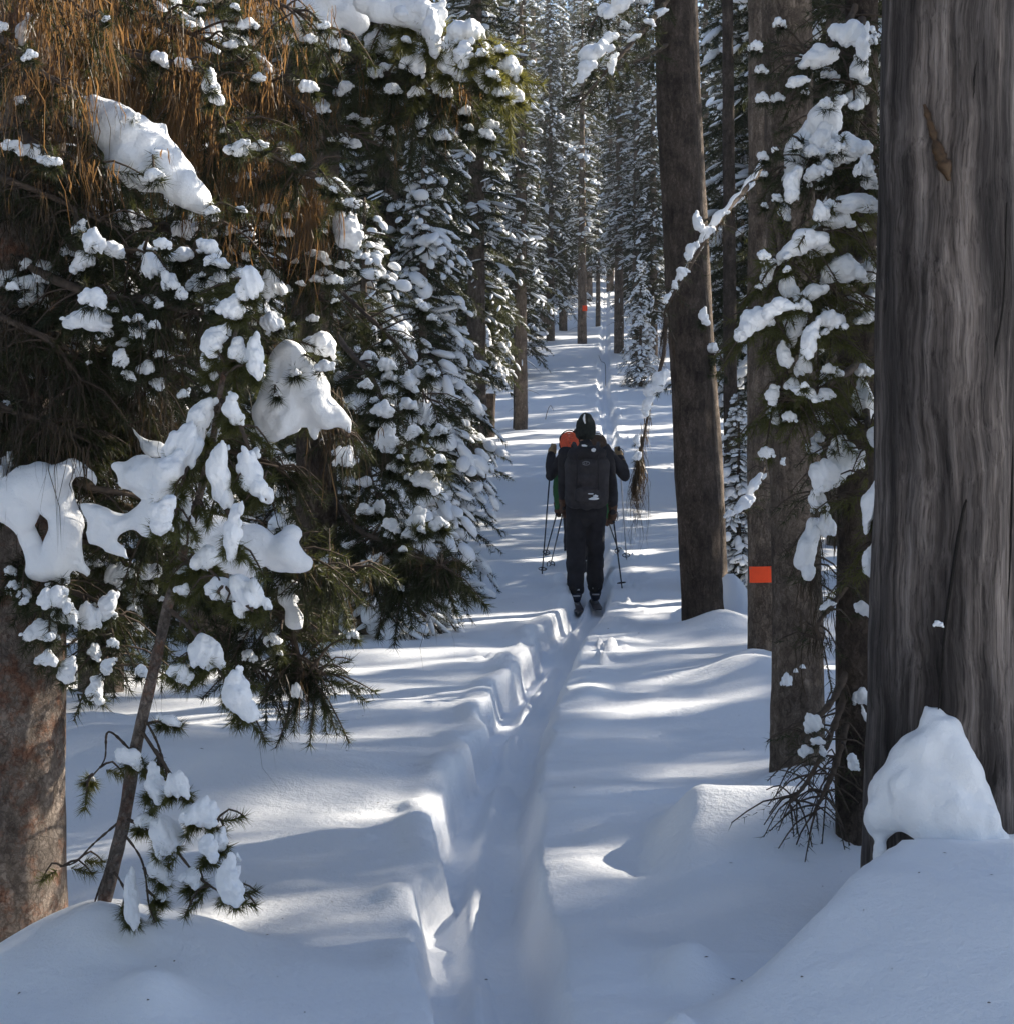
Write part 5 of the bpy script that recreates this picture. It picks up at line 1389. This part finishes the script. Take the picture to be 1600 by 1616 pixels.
pk = dict(pack=M_PACK, lid=M_BLACK)
x1, y1 = (924 - CX) * 19.2 / F, 19.2
s1, b1 = skier(x1, y1, 'rearmost skier in black clothes and tall dark knit hat, arms hanging down', ((-.215, -.02, 1.14), (.25, -.03, 1.12)), ((-.212, .07, .88), (.262, .06, .82)), dict(jacket=M_BLACK, trousers=M_DKBLUE, glove=M_GLOVE, hat=M_HAT), 1, scale=1.05)
backpack(b1[0], b1[1], b1[2], pk, 'large charcoal backpack with small oval emblem and snow on it', 3, 1.08, .97, True).scale = (1.05,) * 3
skis(b1[0], b1[1], b1[2] - .03, 1, 'the skier in black')
h = b1 + 1.05 * np.array([-.212, .07, .88]); t_ = ground_hit(868, 893); pole(h, t_, 'dark ski pole slanting back over the trench edge from the black-clad skier')
h = b1 + 1.05 * np.array([.262, .06, .82]); t_ = ground_hit(981, 929); pole(h, t_, 'dark ski pole on the trunk side of the skier in black, planted in open snow')
x2, y2 = (926 - CX) * 20.9 / F, 20.9
s2, b2 = skier(x2, y2, 'middle skier in black jacket with both forearms raised on the poles', ((-.405, .02, 1.13), (.42, .02, 1.12)), ((-.385, .16, 1.40), (.36, .16, 1.37)), dict(jacket=M_BLACK, trousers=M_DKBLUE, glove=M_TAN, hat=M_BLACK), 5, scale=1.0)
backpack(b2[0], b2[1], b2[2], dict(pack=M_BROWN, lid=M_BROWN), 'brown backpack of the middle skier, mostly hidden behind the charcoal one', 7, 1.1)
mr = empty('sleeping_mat', P(898, 698, 20.6), 'orange-red rolled sleeping mat riding on the middle pack', 'sleeping mat')
mb = MB()
th = np.linspace(0, 2 * math.pi * 5, 150)
ro = .012 + .0205 * th / 6.283
ri = np.maximum(.001, ro - .0185)
co, si = np.cos(th), np.sin(th) * 1.18
Va = np.concatenate([np.stack([r_ * co, y_ + 0 * th + (.006 * np.sin(th * 3) if y_ < 0 else 0), r_ * si], 1) for r_, y_ in ((ro, -.14), (ro, .14), (ri, .14), (ri, -.14))])
n = len(th); Q = []
for k in range(n - 1):
    for a, b in ((0, 1), (1, 2), (2, 3), (3, 0)): Q.append([a * n + k, b * n + k, b * n + k + 1, a * n + k + 1])
mb.add(Va, None, Q)
obj('roll', mb.mesh('roll', M_ROLL), mr)
mb = MB(); th = np.linspace(0, 2 * math.pi, 25)
for yy in (-.07, .07): add_tube(mb, np.stack([.110 * np.cos(th), yy + 0 * th, .130 * np.sin(th)], 1), .006, 5)
obj('strap', mb.mesh('strap', M_BLACK), mr)
br = empty('stuff_sack', P(941, 700, 20.75), 'round olive-brown stuff sack strapped on top of the middle pack', 'bag')
obj('sack', caps([((0, -.09, 0), (0, .1, 0), .105, .10, (1, .6))], .012, 3, .012, 9, M_BROWN, 'sack', 14), br)
mb = MB(); add_tube(mb, np.stack([.105 * np.cos(th), 0 * th, .112 * np.sin(th)], 1), .005, 5); obj('cord', mb.mesh('cord', M_BLACK), br)
h = b2 + np.array([-.385, .16, 1.40]); t_ = ground_hit(855, 906); pole(h, t_, 'dark ski pole under the raised tan glove of the middle skier')
h = b2 + np.array([.36, .16, 1.37]); t_ = ground_hit(988, 883); pole(h, t_, 'pale ski pole under the raised dark-side hand of the middle skier', False)
x3, y3 = (911 - CX) * 22.6 / F, 22.6
s3, b3 = skier(x3, y3, 'foremost skier in green jacket almost hidden behind the other two', ((-.275, 0, 1.10), (.36, .02, .98)), ((-.265, .08, .72), (.40, .06, .60)), dict(jacket=M_GREEN, trousers=M_DKBLUE, glove=M_GLOVE, hat=M_BLACK), 11, scale=.9)
backpack(b3[0], b3[1], b3[2], dict(pack=M_GREEN, lid=M_BLUE), 'green and blue backpack on the foremost skier', 13, 1.1, .95)
h = b3 + .9 * np.array([-.265, .08, .72]); t_ = ground_hit(860, 878); pole(h, t_, 'thin ski pole at the green hip of the foremost skier')
h = b3 + .9 * np.array([.40, .06, .60]); t_ = ground_hit(977, 874); pole(h, t_, 'thin ski pole on the far side of the foremost skier')

# ------------------------------------------------------------------ litter on the snow
def twig_on_snow(pts, d, label, r=.006):
    p = np.array([P(px, py, d) for px, py in pts]); b = p[0].copy()
    o_ = MB(); add_tube(o_, spline(p - b, 14), np.linspace(r, r * .4, 14), 5)
    o = obj('twig', o_.mesh('twig', M_TWIG), None, b)
    tag(o, label, 'twig')
q = ground_hit(620, 957)
twig_on_snow([(583, 953), (620, 957), (655, 960)], q[1], 'thin dark twig lying on the snow beside the drooping boughs', .008)
q = ground_hit(955, 610)
twig_on_snow([(955, 612), (955, 590), (954, 574), (948, 570), (944, 560)], q[1], 'thin bent sapling stem sticking up in the far trail', .012)
q = ground_hit(862, 662)
twig_on_snow([(860, 664), (863, 650), (868, 640), (873, 648)], q[1], 'small forked dead twig poking out of the far snow', .012)

# fallen needles, bark flakes and lichen crumbs lying on the snow
rl = np.random.default_rng(19)
n = 170
ly = 4.8 + 22 * rl.random(n) ** 1.5; lx = rl.uniform(-.27, .27, n) * ly
lz = ground_z(lx, ly) + .003
az = rl.uniform(0, 6.283, n); L = rl.uniform(.003, .012, n) * (1 + (rl.random(n) < .06) * 2.5); W = rl.uniform(.0012, .004, n)
t = np.stack([np.cos(az), np.sin(az), rl.normal(0, .15, n)], 1); sd = np.stack([-np.sin(az), np.cos(az), 0 * az], 1)
c = np.stack([lx, ly, lz], 1)
V = np.stack([c - t * L[:, None], c + sd * W[:, None], c + t * L[:, None], c - sd * W[:, None] + [0, 0, .002]], 1).reshape(-1, 3)
Q = np.arange(4 * n).reshape(-1, 4)
tag(obj('litter', MB().add(V, None, Q).mesh('litter', M_TWIG, False)), 'scattered dark needles and bark flakes on the snow', None, None, 'stuff')
# ------------------------------------------------------------------ air
if HAZE > 0:
    m = bpy.data.materials.new('haze')
    m.use_nodes = True
    nt = m.node_tree
    nt.nodes.remove(nt.nodes['Principled BSDF'])
    v = nt.nodes.new('ShaderNodeVolumePrincipled')
    v.inputs['Color'].default_value = (0.93, 0.95, 1.0, 1)
    v.inputs['Density'].default_value = HAZE
    v.inputs['Anisotropy'].default_value = 0.3
    nt.links.new(v.outputs['Volume'], nt.nodes['Material Output'].inputs['Volume'])
    mb = MB(); box(mb, (0, 115, 19.5), (300, 200, 24.5))
    tag(obj('haze', mb.mesh('haze', m, False)), 'thin pale winter air between the trees', None, None, 'stuff')
